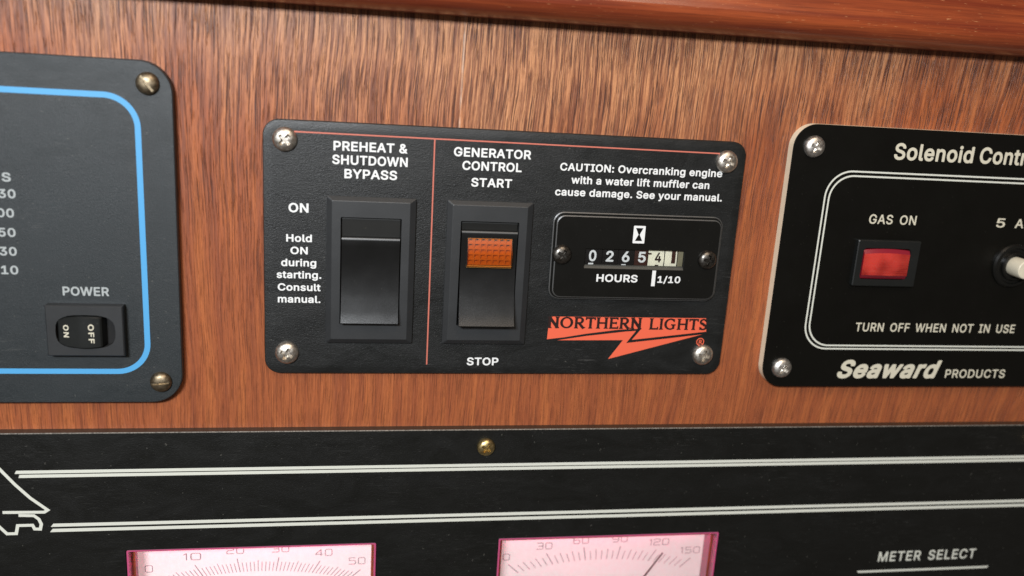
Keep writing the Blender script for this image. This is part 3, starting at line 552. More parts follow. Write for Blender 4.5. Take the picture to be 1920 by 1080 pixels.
class MB:
    def __init__(s):
        s.v, s.f, s.m = [], [], []

    def cap(s, loops, h, m=0, flip=False):
        if len(loops) > 1:
            # split into outer loops with their own holes
            def inside(p, L):
                c = False
                for (ax, ay), (bx, by) in zip(L, L[1:] + L[:1]):
                    if (ay > p[1]) != (by > p[1]) and p[0] < (bx - ax) * (p[1] - ay) / (by - ay) + ax:
                        c = not c
                return c
            loops = [list(L) for L in loops]
            depth = [sum(inside(L[0], K) for K in loops if K is not L) for L in loops]
            outs = [L for L, d in zip(loops, depth) if d % 2 == 0]
            if len(outs) > 1:
                for O in outs:
                    s.cap([O] + [L for L, d in zip(loops, depth) if d % 2 == 1 and inside(L[0], O)], h, m, flip)
                return
        pts = [[Vector((a, b, 0)) for a, b in L] for L in loops]
        tris = tessellate_polygon(pts)
        k = len(s.v)
        hf = h if callable(h) else (lambda a, b: h)
        flat = [p for L in loops for p in L]
        s.v += [(a, b, hf(a, b)) for a, b in flat]
        for t in tris:
            (ax, ay), (bx, by), (cx, cy) = flat[t[0]], flat[t[1]], flat[t[2]]
            A = (bx - ax) * (cy - ay) - (cx - ax) * (by - ay)
            t = t if (A > 0) != flip else t[::-1]
            s.f.append([k + i for i in t])
            s.m.append(m)

    def wall(s, A, ha, B, hb, m=0):
        """strip from loop A at height ha up to loop B at hb (outer loops ccw, B inside or above)"""
        k = len(s.v)
        n = len(A)
        s.v += [(a, b, ha) for a, b in A] + [(a, b, hb) for a, b in B]
        for i in range(n):
            j = (i + 1) % n
            s.f.append([k + i, k + j, k + n + j, k + n + i])
            s.m.append(m)

    def box(s, u0, v0, u1, v1, h0, h1, m=0, bev=0.0, r=0.0, bm=None):
        A = rrect(u0, v0, u1, v1, r, 5)
        s.wall(A, h0, A, h1 - bev, m)
        if bev:
            B = rrect(min(u0, u1) + bev, min(v0, v1) + bev, max(u0, u1) - bev, max(v0, v1) - bev, max(0, r - bev), 5)
            s.wall(A, h1 - bev, B, h1, m if bm is None else bm)
            A = B
        s.cap([A], h1, m)

    def quads(s, pts, m=0):
        k = len(s.v)
        s.v += pts
        s.f.append(list(range(k, k + len(pts))))
        s.m.append(m)

    def ring(s, A, B, h, m=0):
        """flat band between outer loop A and inner loop B"""
        s.wall(A, h, B, h, m)

    def lathe(s, cu, cv, prof, n=40, m=0):
        k = len(s.v)
        for r, h in prof:
            s.v += [(cu + r * math.cos(2 * math.pi * i / n), cv + r * math.sin(2 * math.pi * i / n), h) for i in range(n)]
        for j in range(len(prof) - 1):
            for i in range(n):
                i2 = (i + 1) % n
                s.f.append([k + j * n + i, k + j * n + i2, k + (j + 1) * n + i2, k + (j + 1) * n + i])
                s.m.append(m)
        s.f.append([k + (len(prof) - 1) * n + i for i in range(n)])
        s.m.append(m)

    def along_u(s, prof, u0, u1, m=0, cap=True, mats=None, inset=0.0):
        """profile of (v, h), listed top to bottom, swept from u0 to u1"""
        k = len(s.v)
        n = len(prof)
        s.v += [(u0, v, h) for v, h in prof] + [(u1, v, h) for v, h in prof]
        for i in range(n - 1):
            s.f.append([k + i, k + i + 1, k + n + i + 1, k + n + i])
            s.m.append(mats[i] if mats else m)
        if cap:
            s.f.append([k + i for i in range(n)][::-1])
            s.f.append([k + n + i for i in range(n)])
            s.m += [m, m]

    def line(s, pts, w, h, m=0, closed=False):
        """flat ribbon with mitred corners"""
        n = len(pts)
        L, Rr = [], []
        for i in range(n):
            p = Vector(pts[i])
            a = Vector(pts[i - 1]) if (i > 0 or closed) else None
            b = Vector(pts[(i + 1) % n]) if (i < n - 1 or closed) else None
            d1 = (p - a).normalized() if a is not None else (b - p).normalized()
            d2 = (b - p).normalized() if b is not None else d1
            t = (d1 + d2).normalized()
            nn = Vector((-t.y, t.x))
            sc = w / 2 / max(0.35, nn.dot(Vector((-d1.y, d1.x))))
            L.append(p + nn * sc)
            Rr.append(p - nn * sc)
        k = len(s.v)
        s.v += [(p.x, p.y, h) for p in L] + [(p.x, p.y, h) for p in Rr]
        for i in range(n if closed else n - 1):
            j = (i + 1) % n
            s.f.append([k + i, k + n + i, k + n + j, k + j])
            s.m.append(m)

    def build(s, name, mats, parent=None, smooth=None, at=None):
        return obj(name, s.v, s.f, mats, parent, s.m, smooth, at)


def plate(name, u0, v0, u1, v1, r, h0, h1, bev, mats, parent, holes=(), pillow=None, n=10, bevmat=0, hole_depth=None, sidemat=0):
    b = MB()
    A = rrect(u0, v0, u1, v1, r, n)
    ins = lambda d: rrect(u0 + d, v0 + d, u1 - d, v1 - d, max(0.01, r - d), n)
    b.wall(A, h0, A, h1 - bev - (pillow[1] if pillow else 0), sidemat)
    top = h1 - (pillow[1] if pillow else 0)
    B = ins(bev)
    b.wall(A, top - bev, B, top, bevmat)
    if pillow:
        d, dh = pillow
        prev, ph = B, top
        for k in range(1, 6):
            f = k / 5
            C = ins(bev + d * f)
            hh = top + dh * math.sin(f * math.pi / 2)
            b.wall(prev, ph, C, hh, 0)
            prev, ph = C, hh
        B = prev
    b.cap([B] + [list(h) for h in holes], h1, 0)
    for h in holes:
        b.wall(h[::-1], hole_depth if hole_depth is not None else h0, h[::-1], h1, sidemat)
    return b.build(name, mats, parent, 32 if pillow else None)


def glyphs(body, font, track=0.0):
    """outlines of a line of text at cap height 1, and its width"""
    F = FONTS[font]
    x = 0.0
    out = []
    for ch in body:
        adv, data = F.get(ch, (150, ''))
        loops = []
        if data:
            for L in data.split('|'):
                loops.append([(x + int(a) / 500, int(b) / 500) for a, b in (q.split(',') for q in L.split(' '))])
        out.append(loops)
        x += adv / 500 + track
    xs = [p[0] for g in out for L in g for p in L]
    return out, min(xs), max(xs)


def text(body, font, u0, u1, vb, cap, h, mat, parent, name='lettering', slant=0.0, track=0.0, drop=0.0):
    """a printed line filling u0..u1 on the baseline vb; h may be a function of (u, v)"""
    G, a, b = glyphs(body, font, track)
    s = (u1 - u0) / (b - a)
    m = MB()
    for g in G:
        if g:
            loops = [[(u0 + (x - a) * s + slant * y * cap, vb + y * cap + drop * ((x - a) / (b - a))) for x, y in L] for L in g]
            m.cap(loops, h)
    return m.build(name, mat, parent)


# ------------------------------------------------------------------ screws: one mesh of each kind, copied
def solid(b):
    bm = bmesh.new()
    vs = [bm.verts.new(P(*p)) for p in b.v]
    for f in b.f:
        bm.faces.new([vs[i] for i in f])
    bmesh.ops.remove_doubles(bm, verts=bm.verts, dist=1e-7)
    bmesh.ops.recalc_face_normals(bm, faces=bm.faces)
    me = bpy.data.meshes.new('solid')
    bm.to_mesh(me)
    bm.free()
    return me


def screw_mesh(name, R, H, kind, mat):
    prof = [(R * 0.45, -1.5), (R * 0.98, -0.05), (R, 0.12)]
    for k in range(1, 10):
        t = math.radians(k * 9.4)
        prof.append((R * math.cos(t) ** 0.85, 0.12 + (H - 0.12) * math.sin(t) ** 0.9))
    b = MB()
    b.lathe(0, 0, prof, 48)
    b.f.append(list(range(48))[::-1])
    b.m.append(0)
    me = solid(b)
    c = MB()

    def wedge(L0, L1, w0, w1, ang):
        ca, sa = math.cos(ang), math.sin(ang)
        rot = lambda x, y: (x * ca - y * sa, x * sa + y * ca)
        lo, hi = [(L0, w0), (-L0, w0), (-L0, -w0), (L0, -w0)], [(L1, w1), (-L1, w1), (-L1, -w1), (L1, -w1)]
        lo = [rot(*p) for p in lo]
        hi = [rot(*p) for p in hi]
        k = len(c.v)
        z0 = H - (1.5 if kind == 'cross' else 0.75) * R / 3.6
        c.v += [(x, y, z0) for x, y in lo] + [(x, y, H + 0.4) for x, y in hi]
        for i in range(4):
            j = (i + 1) % 4
            c.f.append([k + i, k + j, k + 4 + j, k + 4 + i])
            c.m.append(0)
        c.f += [[k + 3, k + 2, k + 1, k], [k + 4, k + 5, k + 6, k + 7]]
        c.m += [0, 0]
    A = bpy.data.objects.new('solid', me)
    COL.objects.link(A)
    cut = []
    if kind == 'cross':
        for q in range(2):
            c.__init__()
            wedge(R * 0.40, R * 0.62, R * 0.13, R * 0.165, q * math.pi / 2)
            cut.append(solid(c))
        c.__init__()
        wedge(R * 0.18, R * 0.30, R * 0.18, R * 0.30, math.pi / 4)
        cut.append(solid(c))
    else:
        wedge(R * 1.2, R * 1.2, R * 0.105, R * 0.12, 0)
        cut.append(solid(c))
    cos = []
    for cm in cut:
        o = bpy.data.objects.new('cutter', cm)
        COL.objects.link(o)
        cos.append(o)
        md = A.modifiers.new('b', 'BOOLEAN')
        md.operation = 'DIFFERENCE'
        md.object = o
        md.solver = 'EXACT'
    bpy.context.view_layer.update()
    out = bpy.data.meshes.new_from_object(A.evaluated_get(bpy.context.evaluated_depsgraph_get()))
    out.name = name
    for o in [A] + cos:
        bpy.data.objects.remove(o)
    out.materials.clear()
    out.materials.append(mat)
    out.polygons.foreach_set('use_smooth', [True] * len(out.polygons))
    out.set_sharp_from_angle(angle=math.radians(34))
    return out


def screw(me, u, v, h, deg, parent, label=None):
    o = bpy.data.objects.new('screw', me)
    COL.objects.link(o)
    put(o, (u, v, h), parent)
    o.rotation_euler = (0, math.radians(deg), 0)
    if label:
        o['label'] = label
    return o


PAN = screw_mesh('pan_screw', 3.55, 2.1, 'cross', M['steel'])
PAN2 = screw_mesh('bright_pan_screw', 3.45, 2.1, 'cross', M['bright_steel'])
DARK = screw_mesh('dark_screw', 3.1, 1.9, 'cross', M['dark_metal'])
BRASS = screw_mesh('brass_screw', 3.0, 2.0, 'cross', M['brass'])
SLOT = screw_mesh('slotted_screw', 3.15, 2.0, 'slot', M['bronze'])

# ------------------------------------------------------------------ the setting: veneered wall with the meter cut-outs
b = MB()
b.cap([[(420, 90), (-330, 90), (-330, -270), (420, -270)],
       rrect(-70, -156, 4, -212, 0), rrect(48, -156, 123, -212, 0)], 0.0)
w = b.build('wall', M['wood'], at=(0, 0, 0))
tag(w, kind='structure')

# wooden rail along the top
b = MB()
prof = [(60, 0), (60, 7.2), (40, 9.0), (26, 10.8), (20.6, 11.75), (19.9, 12.05), (19.0, 12.15)]
for k in range(1, 9):
    t = math.radians(90 * k / 8)
    prof.append((19.0 - 5.7 * math.sin(t), 4.6 + 7.55 * math.cos(t)))
prof += [(13.2, 3.0), (13.2, 0)]
b.along_u(prof, -330, 420, 0)
rail = b.build('wooden_rail', M['rail'], smooth=14, at=(45, 30, 0))
tag(rail, 'varnished red-brown wooden rail with rounded lower edge running along the top of the wall', 'rail')


def border(parent, name, mat, loops, h):
    m = MB()
    for A, B in loops:
        m.ring(A, B, h)
    return m.build(name, mat, parent)


# ------------------------------------------------------------------ slate grey panel with the blue frame line
g = thing('instrument_panel', -125, -54, 'dark slate grey panel with light blue frame line and a small black power switch', 'panel')
plate('face_plate', -200, -104.1, -53.2, -4.2, 9.0, 0.0, 3.0, 0.25, [M['slate']], g, n=14)
border(g, 'frame_line', M['blue_ink'],
       [(rrect(-190, -95.0, -61.9, -13.2, 9.5, 14), rrect(-188.4, -93.4, -63.5, -14.8, 7.9, 14))], 3.03)
screw(SLOT, -59.6, -10.4, 3.0, 52, g, 'tarnished slotted screw')
screw(SLOT, -59.3, -97.4, 3.0, -6, g)
for s_, ur, vb in (('S', -96.4, -39.0), ('130', -95.5, -43.6), ('100', -96.3, -49.0), ('50', -96.3, -54.5), ('30', -96.4, -59.9), ('10', -96.4, -65.3)):
    wd = {1: 2.3, 2: 4.5, 3: 6.7}[len(s_)]
    text(s_, 'bold', ur - wd, ur, vb + 0.1, 2.5, 3.04, M['pale_ink'], g)
text('POWER', 'bold', -85.1, -72.6, -71.15, 2.65, 3.04, M['pale_ink'], g)
# power switch: shallow box with a curved rocker
b = MB()
b.box(-89.3, -88.5, -68.4, -73.4, 2.9, 6.0, 0, 0.0)
b.f.pop(); b.m.pop()
while b.f and len(b.f[-1]) == 3:
    b.f.pop(); b.m.pop()
hole = []
for k in range(28):
    t = 2 * math.pi * k / 28
    cu, su = math.cos(t), math.sin(t)
    e = 2 / 3.0
    hole.append((-78.7 + 8.1 * abs(cu) ** e * (1 if cu >= 0 else -1), -81.1 + 5.05 * abs(su) ** e * (1 if su >= 0 else -1)))
A = rrect(-89.3, -88.5, -68.4, -73.4, 0)
B = rrect(-89.0, -88.2, -68.7, -73.7, 0)
b.wall(A, 5.7, B, 6.0)
b.cap([B, hole], 6.0)
b.wall(hole[::-1], 3.2, hole[::-1], 6.0, 1)
b.cap([hole], 3.2, 1)
# lower the straight wall under the bevel
b.v = [(u, v, 5.7) if (abs(h - 6.0) < 1e-6 and (u, v) in A) else (u, v, h) for u, v, h in b.v]
sw = b.build('power_switch', [M['bezel'], M['void']], g)
rp = [(-86.3, 3.6), (-86.2, 5.6), (-85.8, 6.15), (-84, 6.5), (-80.5, 7.1), (-79.0, 7.25), (-77.5, 7.15), (-75.4, 6.85), (-74.6, 6.6), (-74.2, 6.2), (-73.6, 3.6)]


def rph(u, v=0):
    for (a, ha), (c, hc) in zip(rp, rp[1:]):
        if a <= u <= c:
            return ha + (hc - ha) * (u - a) / (c - a) + 0.04
    return 6.5


b = MB()
k = 0
vt, vb_ = -76.35, -85.85
for ins, dh in ((0.0, 0.35), (0.35, 0.0)):
    pass
n = len(rp)
rows = [(vt, -3.0, 0.0), (vt, -0.3, 0.0), (vt - 0.3, 0.0, 0.25), (vb_ + 0.3, 0.0, 0.25), (vb_, -0.3, 0.0), (vb_, -3.0, 0.0)]
for v_, dh, _ in rows:
    bulge = 0.0
    b.v += [(u, -81.1 + (v_ + 81.1) * max(0.45, (1 - min(0.995, abs((u + 78.9) / 8.6)) ** 3.4) ** 0.5), max(3.2, h + dh)) for u, h in rp]
for r_ in range(len(rows) - 1):
    for i in range(n - 1):
        a0 = r_ * n + i
        b.f.append([a0, a0 + n, a0 + n + 1, a0 + 1])
        b.m.append(0)
b.build('rocker', [M['dark_bezel']], sw, 25)
for word, uc, vt_, ln in (('ON', -83.75, -78.9, 3.7), ('OFF', -76.9, -78.5, 5.7)):
    G, xa, xb = glyphs(word, 'bold', 0.12)
    s_ = ln / (xb - xa)
    m = MB()
    for gl in G:
        # reading downwards: along the line -> -v, up -> +u
        m.cap([[(uc - 0.75 + y * 1.5, vt_ - (x - xa) * s_) for x, y in L] for L in gl], lambda u, v: rph(u))
    m.build('lettering', [M['cream_ink']], sw)

# ------------------------------------------------------------------ generator control panel
g = thing('generator_panel', 43.9, -56.7, 'black generator control panel with two large rocker switches, hour counter and red lightning logo', 'panel')
plate('face_plate', -29.4, -95.1, 117.4, -18.3, 4.6, 0.0, 2.0, 0.2, [M['black_coat']], g, pillow=(2.6, 0.22), n=10)
for u, v, a in ((-23.2, -23.9, 45), (111.0, -24.5, 17), (-22.8, -88.3, 24), (110.7, -88.1, 8)):
    screw(PAN, u, v, 2.0, a, g)
b = MB()
b.line([(-21.0, -21.6), (108.5, -22.1)], 0.42, 2.03)
b.build('frame_line', M['red_line'], g)
b = MB()
b.line([(19.7, -21.98), (19.85, -92.0)], 0.42, 2.03)
b.build('divider_line', M['red_line'], g)
W_ = M['white_ink']
for s_, u0, u1, vb, cap in (
        ('PREHEAT &', -9.5, 11.8, -26.45, 2.75), ('SHUTDOWN', -9.8, 12.0, -30.4, 2.75), ('BYPASS', -6.3, 9.0, -34.4, 2.75),
        ('ON', -22.2, -16.5, -45.0, 2.75),
        ('Hold', -22.9, -15.5, -53.8, 2.25), ('ON', -21.7, -16.7, -57.55, 2.25), ('during', -24.4, -14.2, -61.25, 2.25),
        ('starting.', -25.7, -12.7, -64.95, 2.25), ('Consult', -25.4, -12.9, -68.8, 2.25), ('manual.', -25.4, -12.9, -72.5, 2.25),
        ('GENERATOR', 25.5, 48.8, -26.55, 2.7), ('CONTROL', 28.2, 46.2, -30.5, 2.7), ('START', 31.1, 43.5, -35.4, 2.65), ('STOP', 32.5, 42.6, -92.2, 2.6)):
    text(s_, 'bold', u0, u1, vb, cap, 2.03, W_, g)
for s_, u0, u1, vb in (('CAUTION: Overcranking engine', 58.0, 110.1, -29.45), ('with a water lift muffler can', 61.8, 106.3, -33.3), ('cause damage. See your manual.', 57.0, 111.0, -37.1)):
    text(s_, 'bold', u0, u1, vb, 2.35, 2.03, W_, g)


def rocker_switch(cu, parent, ridge, lens):
    v0, v1 = -84.7, -39.6
    b = MB()
    A = rrect(cu - 13.05, v0, cu + 13.05, v1, 0.4, 2)
    B = rrect(cu - 11.55, v0 + 1.4, cu + 11.4, v1 - 1.15, 0.25, 2)
    C = rrect(cu - 11.4, v0 + 1.55, cu + 11.25, v1 - 1.3, 0.2, 2)
    b.wall(A, 1.9, A, 3.0)
    b.wall(A, 3.0, B, 4.0)
    b.wall(B, 4.0, C, 4.06)
    H = rrect(cu - 8.95, -78.5, cu + 8.9, -45.6, 0.3, 2)
    b.cap([C, H], 4.06)
    b.wall(H[::-1], 2.15, H[::-1], 4.06, 1)
    b.cap([H], 2.15, 1)
    sw = b.build('rocker_switch', [M['bezel'], M['void']], parent)
    top = -45.75
    s = ridge
    prof = [(top, 2.2), (top, 3.0), (top - 0.5, 3.25), (s + 0.30, 2.75), (s + 0.22, 2.9), (s + 0.12, 4.25), (s - 0.02, 4.42), (s - 0.40, 4.56), (s - 0.8, 4.60)]
    span = -77.4 - (s - 0.8)
    for k in range(1, 15):
        f = k / 14
        prof.append((s - 0.8 + span * f, 4.62 - 0.75 * math.sin(min(1, f * 1.25) * math.pi) * (1 - 0.5 * f) + (3.5 if lens else 2.0) * f ** (4.2 if lens else 4.5)))
    hb = prof[-1][1]
    prof += [(-77.7, hb - 0.15), (-77.85, hb - 0.5), (-77.9, 2.2)]
    r0, r1 = cu - 8.55, cu + 8.5
    nA = 4
    mats_ = [1 if i < 4 else (2 if i in (5, 6) else 0) for i in range(len(prof) - 1)]
    b = MB()
    b.along_u(prof, r0, r1, 0, True, mats_)
    b.build('rocker', [M['rocker'], M['dusty'], M['ridge']], sw, 20)
    return sw, prof


sw1, pr1 = rocker_switch(1.8, g, -51.7, False)
sw1['label'] = 'plain black rocker switch'
sw2, pr2 = rocker_switch(37.3, g, -48.6, True)
sw2['label'] = 'black rocker switch with amber lens'
# amber lens of the start switch: frame, prism field and clear cover
u0, u1, v0, v1 = 30.5, 44.2, -59.5, -50.4
b = MB()
b.box(u0, v0, u1, v1, 3.2, 4.0, 0)
nx, ny = 7, 5
du, dv = (u1 - u0 - .3) / nx, (v1 - v0 - .9) / ny
top = 5.25
for i in range(nx):
    for j in range(ny):
        a, c = u0 + .15 + i * du, v0 + 0.75 + j * dv
        k = len(b.v)
        e = 0.13
        # frame of the cell, then four facets running down into it
        b.v += [(a, c, top), (a + du, c, top), (a + du, c + dv, top), (a, c + dv, top),
                (a + e, c + e, top), (a + du - e, c + e, top), (a + du - e, c + dv - e, top), (a + e, c + dv - e, top),
                (a + du * .40, c + dv * .62, 4.25), (a + du * .60, c + dv * .62, 4.25), (a + du * .60, c + dv * .76, 4.25), (a + du * .40, c + dv * .76, 4.25)]
        for q in range(4):
            r = (q + 1) % 4
            b.f += [[k + q, k + r, k + 4 + r, k + 4 + q], [k + 4 + q, k + 4 + r, k + 8 + r, k + 8 + q]]
            b.m += [0, 0]
        b.f.append([k + 8, k + 9, k + 10, k + 11])
        b.m.append(0)
b.build('prism_reflector', [M['amber']], sw2)
b = MB()
b.along_u([(v1, 4.6), (v1 - .1, 5.0), (v1 - 1.4, 5.58), (v1 - 2.4, 5.92), (v1 - 3.3, 6.17), (v1 - 4.1, 6.30), (v1 - 5.0, 6.34), (v1 - 6.5, 6.2), (v0 + .55, 6.0), (v0 + .1, 5.7), (v0, 4.6)], u0, u1, 0, True)
b.build('lens', [M['amber_clear']], sw2, 25)
b = MB()
b.box(u0, v0 - .05, u1, v0 + .5, 4.3, 5.62, 0, 0.12)
b.build('lens_edge', [M['amber_edge']], sw2)

# hour counter
hm = MB()
A = rrect(56.9, -69.6, 112.0, -41.9, 3.4, 6)
B = rrect(57.25, -69.25, 111.65, -42.25, 3.05, 6)
C = rrect(57.75, -68.75, 111.15, -42.75, 2.7, 6)
D = rrect(58.1, -68.4, 110.8, -43.1, 2.35, 6)
hm.wall(A, 1.9, A, 2.95)
hm.wall(A, 2.95, B, 3.1, 2)
hm.ring(B, C, 3.1)
hm.wall(C, 3.1, C, 4.2)
hm.wall(C, 4.2, D, 4.35, 2)
hole = rrect(67.4, -59.2, 99.9, -52.9, 0.15, 2)
hm.cap([D, hole], 4.35)
hm.wall(hole[::-1], 2.2, hole[::-1], 4.35, 1)
hm.cap([hole], 2.25, 1)
hour = hm.build('hour_meter', [M['gloss'], M['void'], M['ridge']], g)
screw(DARK, 60.0, -55.0, 4.3, 30, hour)
screw(DARK, 107.4, -55.5, 4.3, 12, hour)
text('HOURS', 'bold', 71.7, 85.1, -63.45, 2.45, 4.38, W_, hour)
text('1/10', 'bold', 91.7, 99.3, -63.4, 2.2, 4.38, W_, hour)
b = MB()
b.cap([rrect(89.75, -64.55, 90.95, -59.45, 0)], 4.38)
b.build('marker_bar', W_, hour)
b = MB()
b.cap([rrect(82.3, -50.85, 86.1, -45.3, 0.2, 2),
       [(83.0, -46.0), (84.0, -48.1), (83.0, -50.1), (85.4, -50.1), (84.4, -48.1), (85.4, -46.0)]], 4.38)
b.build('hourglass_symbol', W_, hour)
b = MB()
b.quads([(67.4, -59.2, 4.32), (99.9, -59.2, 4.32), (99.9, -58.2, 3.3), (67.4, -58.2, 3.3)], 0)
b.quads([(67.4, -58.2, 3.3), (99.9, -58.2, 3.3), (99.9, -58.2, 2.3), (67.4, -58.2, 2.3)], 0)
b.build('window_lip', [M['sill']], hour)


def whh(v):
    return 2.45 + 0.75 * math.sqrt(max(0.0, 1 - ((v + 55.8) / 4.2) ** 2))


def wheel(u0, u1, mat, marks, label=None):
    b = MB()
    N = 10
    vs = [-52.0 - 7.2 * k / N for k in range(N + 1)]
    b.along_u([(v, whh(v)) for v in vs], u0, u1, 0, False)
    for body, a, c, vb, cap, mi, f in marks:
        if body == 'rect':
            st = max(1, int(cap / 0.5))
            for q in range(st):
                y0, y1 = vb + cap * q / st, vb + cap * (q + 1) / st
                b.quads([(a, y0, whh(y0) + .05), (c, y0, whh(y0) + .05), (c, y1, whh(y1) + .05), (a, y1, whh(y1) + .05)], mi)
        else:
            G, x0, x1 = glyphs(body, f)
            for gl in G:
                b.cap([[(a + (x - x0) * (c - a) / (x1 - x0), vb + y * cap) for x, y in L] for L in gl], lambda u, v: whh(v) + 0.05, mi)
    o = b.build('number_wheel', [mat, W_, M['dark_ink'], M['wheel_brown']], hour)
    if label:
        o['label'] = label
    return o


wheel(67.6, 73.2, M['wheel_black'], [('0', 69.0, 71.4, -57.15, 3.5, 1, 'bold'), ('rect', 69.0, 70.6, -58.2, 0.5, 1, 0)])
wheel(73.5, 78.4, M['wheel_black'], [('2', 74.5, 77.0, -57.2, 3.45, 1, 'bold')])
wheel(78.7, 83.7, M['wheel_black'], [('6', 79.7, 82.2, -57.2, 3.45, 1, 'bold'), ('rect', 79.7, 81.2, -58.2, 0.3, 1, 0)])
wheel(83.8, 88.1, M['wheel_brown'], [('5', 85.0, 87.5, -57.2, 3.45, 1, 'bold')], 'brown number wheel')
wheel(88.3, 93.5, M['wheel_cream'], [('4', 90.5, 92.6, -57.05, 3.2, 2, 'bold'), ('rect', 90.7, 91.9, -58.2, 0.35, 2, 0), ('rect', 88.3, 89.3, -54.6, 0.55, 3, 0)], 'cream number wheel')
wheel(93.8, 97.8, M['wheel_cream'], [('rect', 96.0, 97.3, -57.3, 4.7, 3, 0)], 'cream wheel with brown stripe')
wheel(98.1, 99.8, M['wheel_brass'], [], 'dull grey end wheel')
b = MB()
b.cap([rrect(67.5, -58.3, 99.8, -53.0, 0)], 3.75)
b.build('window_pane', [M['window']], hour)

# lightning logo
b = MB()
b.cap([[(57.85, -83.3), (58.0, -79.55), (58.45, -79.5), (58.6, -75.72), (110.5, -75.6), (111.1, -80.2), (86.0, -83.25), (88.85, -79.45), (81.35, -79.85), (70.5, -81.35), (63.4, -82.6)][::-1]], 2.03)
b.cap([[(61.3, -83.62), (70.5, -82.1), (83.8, -80.45), (87.1, -80.2), (84.2, -84.35), (99.3, -82.5), (109.8, -81.15), (78.6, -89.85), (83.0, -83.38)][::-1]], 2.03)
b.build('lightning_logo', M['red_ink'], g)
text('NORTHERN', 'logo', 57.6, 88.95, -79.55, 3.75, 2.05, M['dark_ink'], g, slant=0.0)
text('LIGHTS', 'logo', 91.3, 111.2, -79.65, 3.75, 2.05, M['dark_ink'], g)
b = MB()
b.ring(circle(109.45, -83.7, 1.35, 24), circle(109.45, -83.7, 1.05, 24), 2.03)
b.build('registered_ring', M['red_ink'], g)
text('R', 'bold', 109.0, 110.0, -84.4, 1.35, 2.03, M['red_ink'], g)

# ------------------------------------------------------------------ solenoid control panel
g = thing('solenoid_panel', 196, -55.3, 'black laminated solenoid control panel with cream edge, double line border and red indicator switch', 'panel')
plate('face_plate', 132.0, -99.0, 262, -11.4, 7.5, 0.0, 3.2, 0.18, [M['laminate'], M['cream_core']], g, n=12, bevmat=0, sidemat=1)
for u, v, a in ((138.9, -18.4, 20), (138.7, -92.1, 30), (255.3, -18.4, 50), (255.3, -92.1, 10)):
    screw(PAN2, u, v, 3.2, a, g)
border(g, 'border_line', M['grey_ink'],
       [(rrect(144.9, -85.6, 249.0, -25.35, 8.8, 14), rrect(145.45, -85.05, 248.45, -25.9, 8.3, 14)),
        (rrect(146.3, -84.45, 247.6, -26.8, 8.0, 14), rrect(146.85, -83.9, 247.05, -27.35, 7.5, 14))], 3.23)
CI = M['cream_ink']
text('Solenoid', 'bold', 166.9, 195.2, -21.25, 5.3, 3.23, CI, g)
text('Control', 'bold', 197.5, 220.8, -21.2, 5.3, 3.23, CI, g)
text('GAS ON', 'engraved', 161.9, 178.8, -42.3, 3.1, 3.23, CI, g)
text('5', 'engraved', 208.4, 211.7, -42.1, 3.1, 3.23, CI, g)
text('AMP', 'engraved', 215.5, 226.3, -42.1, 3.1, 3.23, CI, g)
text('TURN OFF WHEN NOT IN USE', 'engraved', 163.4, 223.8, -79.1, 3.05, 3.23, CI, g)
text('Seaward', 'heavy', 158.9, 196.2, -95.9, 6.6, 3.23, CI, g, slant=0.32)
text('PRODUCTS', 'engraved', 200.3, 223.7, -95.7, 3.1, 3.23, CI, g)
# red indicator switch
b = MB()
A = rrect(158.4, -62.9, 180.9, -47.4, 0.3, 2)
B = rrect(158.7, -62.6, 180.6, -47.7, 0.3, 2)
b.wall(A, 3.1, A, 4.9)
b.wall(A, 4.9, B, 5.15)
hole = rrect(160.6, -60.7, 177.7, -50.0, 1.2, 4)
b.cap([B, hole], 5.15)
b.wall(hole[::-1], 3.4, hole[::-1], 5.15, 1)
b.cap([hole], 3.4, 1)
gs = b.build('indicator_switch', [M['dark_bezel'], M['void']], g)
b = MB()
NU = 14
rowsv = [(-50.25, 0.0, 1), (-50.45, 0.85, 1), (-51.7, 1.35, 0), (-59.0, 1.35, 1), (-60.3, 0.75, 1), (-60.5, 0.0, 1)]
nn = NU + 1
for v_, fh, _ in rowsv:
    for i in range(nn):
        f = i / NU
        u = 160.9 + 16.4 * f
        dome = 1 - (2 * f - 1) ** 2
        uu = u
        b.v.append((uu, v_ + (0.55 * dome if v_ > -52 else 0) - (0.3 if v_ > -52 else 0), 3.5 + fh * (1.45 + 0.35 * dome)))
for r_ in range(len(rowsv) - 1):
    for i in range(NU):
        a0 = r_ * nn + i
        b.f.append([a0, a0 + nn, a0 + nn + 1, a0 + 1])
        b.m.append(rowsv[r_][2])
for i in (0, NU):
    fc = [r_ * nn + i for r_ in range(len(rowsv))]
    b.f.append(fc[::-1] if i == 0 else fc)
    b.m.append(1)
b.build('red_rocker', [M['red_lens'], M['red_side']], gs, 30)
# breaker push button
b = MB()
b.lathe(217.6, -55.0, [(7.6, 3.1), (7.6, 3.9), (7.1, 4.5), (6.2, 4.7), (5.9, 4.2), (5.0, 4.2), (5.0, 5.0), (4.7, 5.4), (4.0, 5.4), (3.8, 4.4), (0.5, 4.4)], 48)
br = b.build('circuit_breaker', [M['gloss']], g, 30)
b = MB()
b.lathe(217.6, -55.0, [(3.25, 4.3), (3.25, 9.6), (3.1, 10.0), (2.8, 10.2), (0.3, 10.25)], 40)
b.build('push_button', [M['cream_plastic']], br, 30)

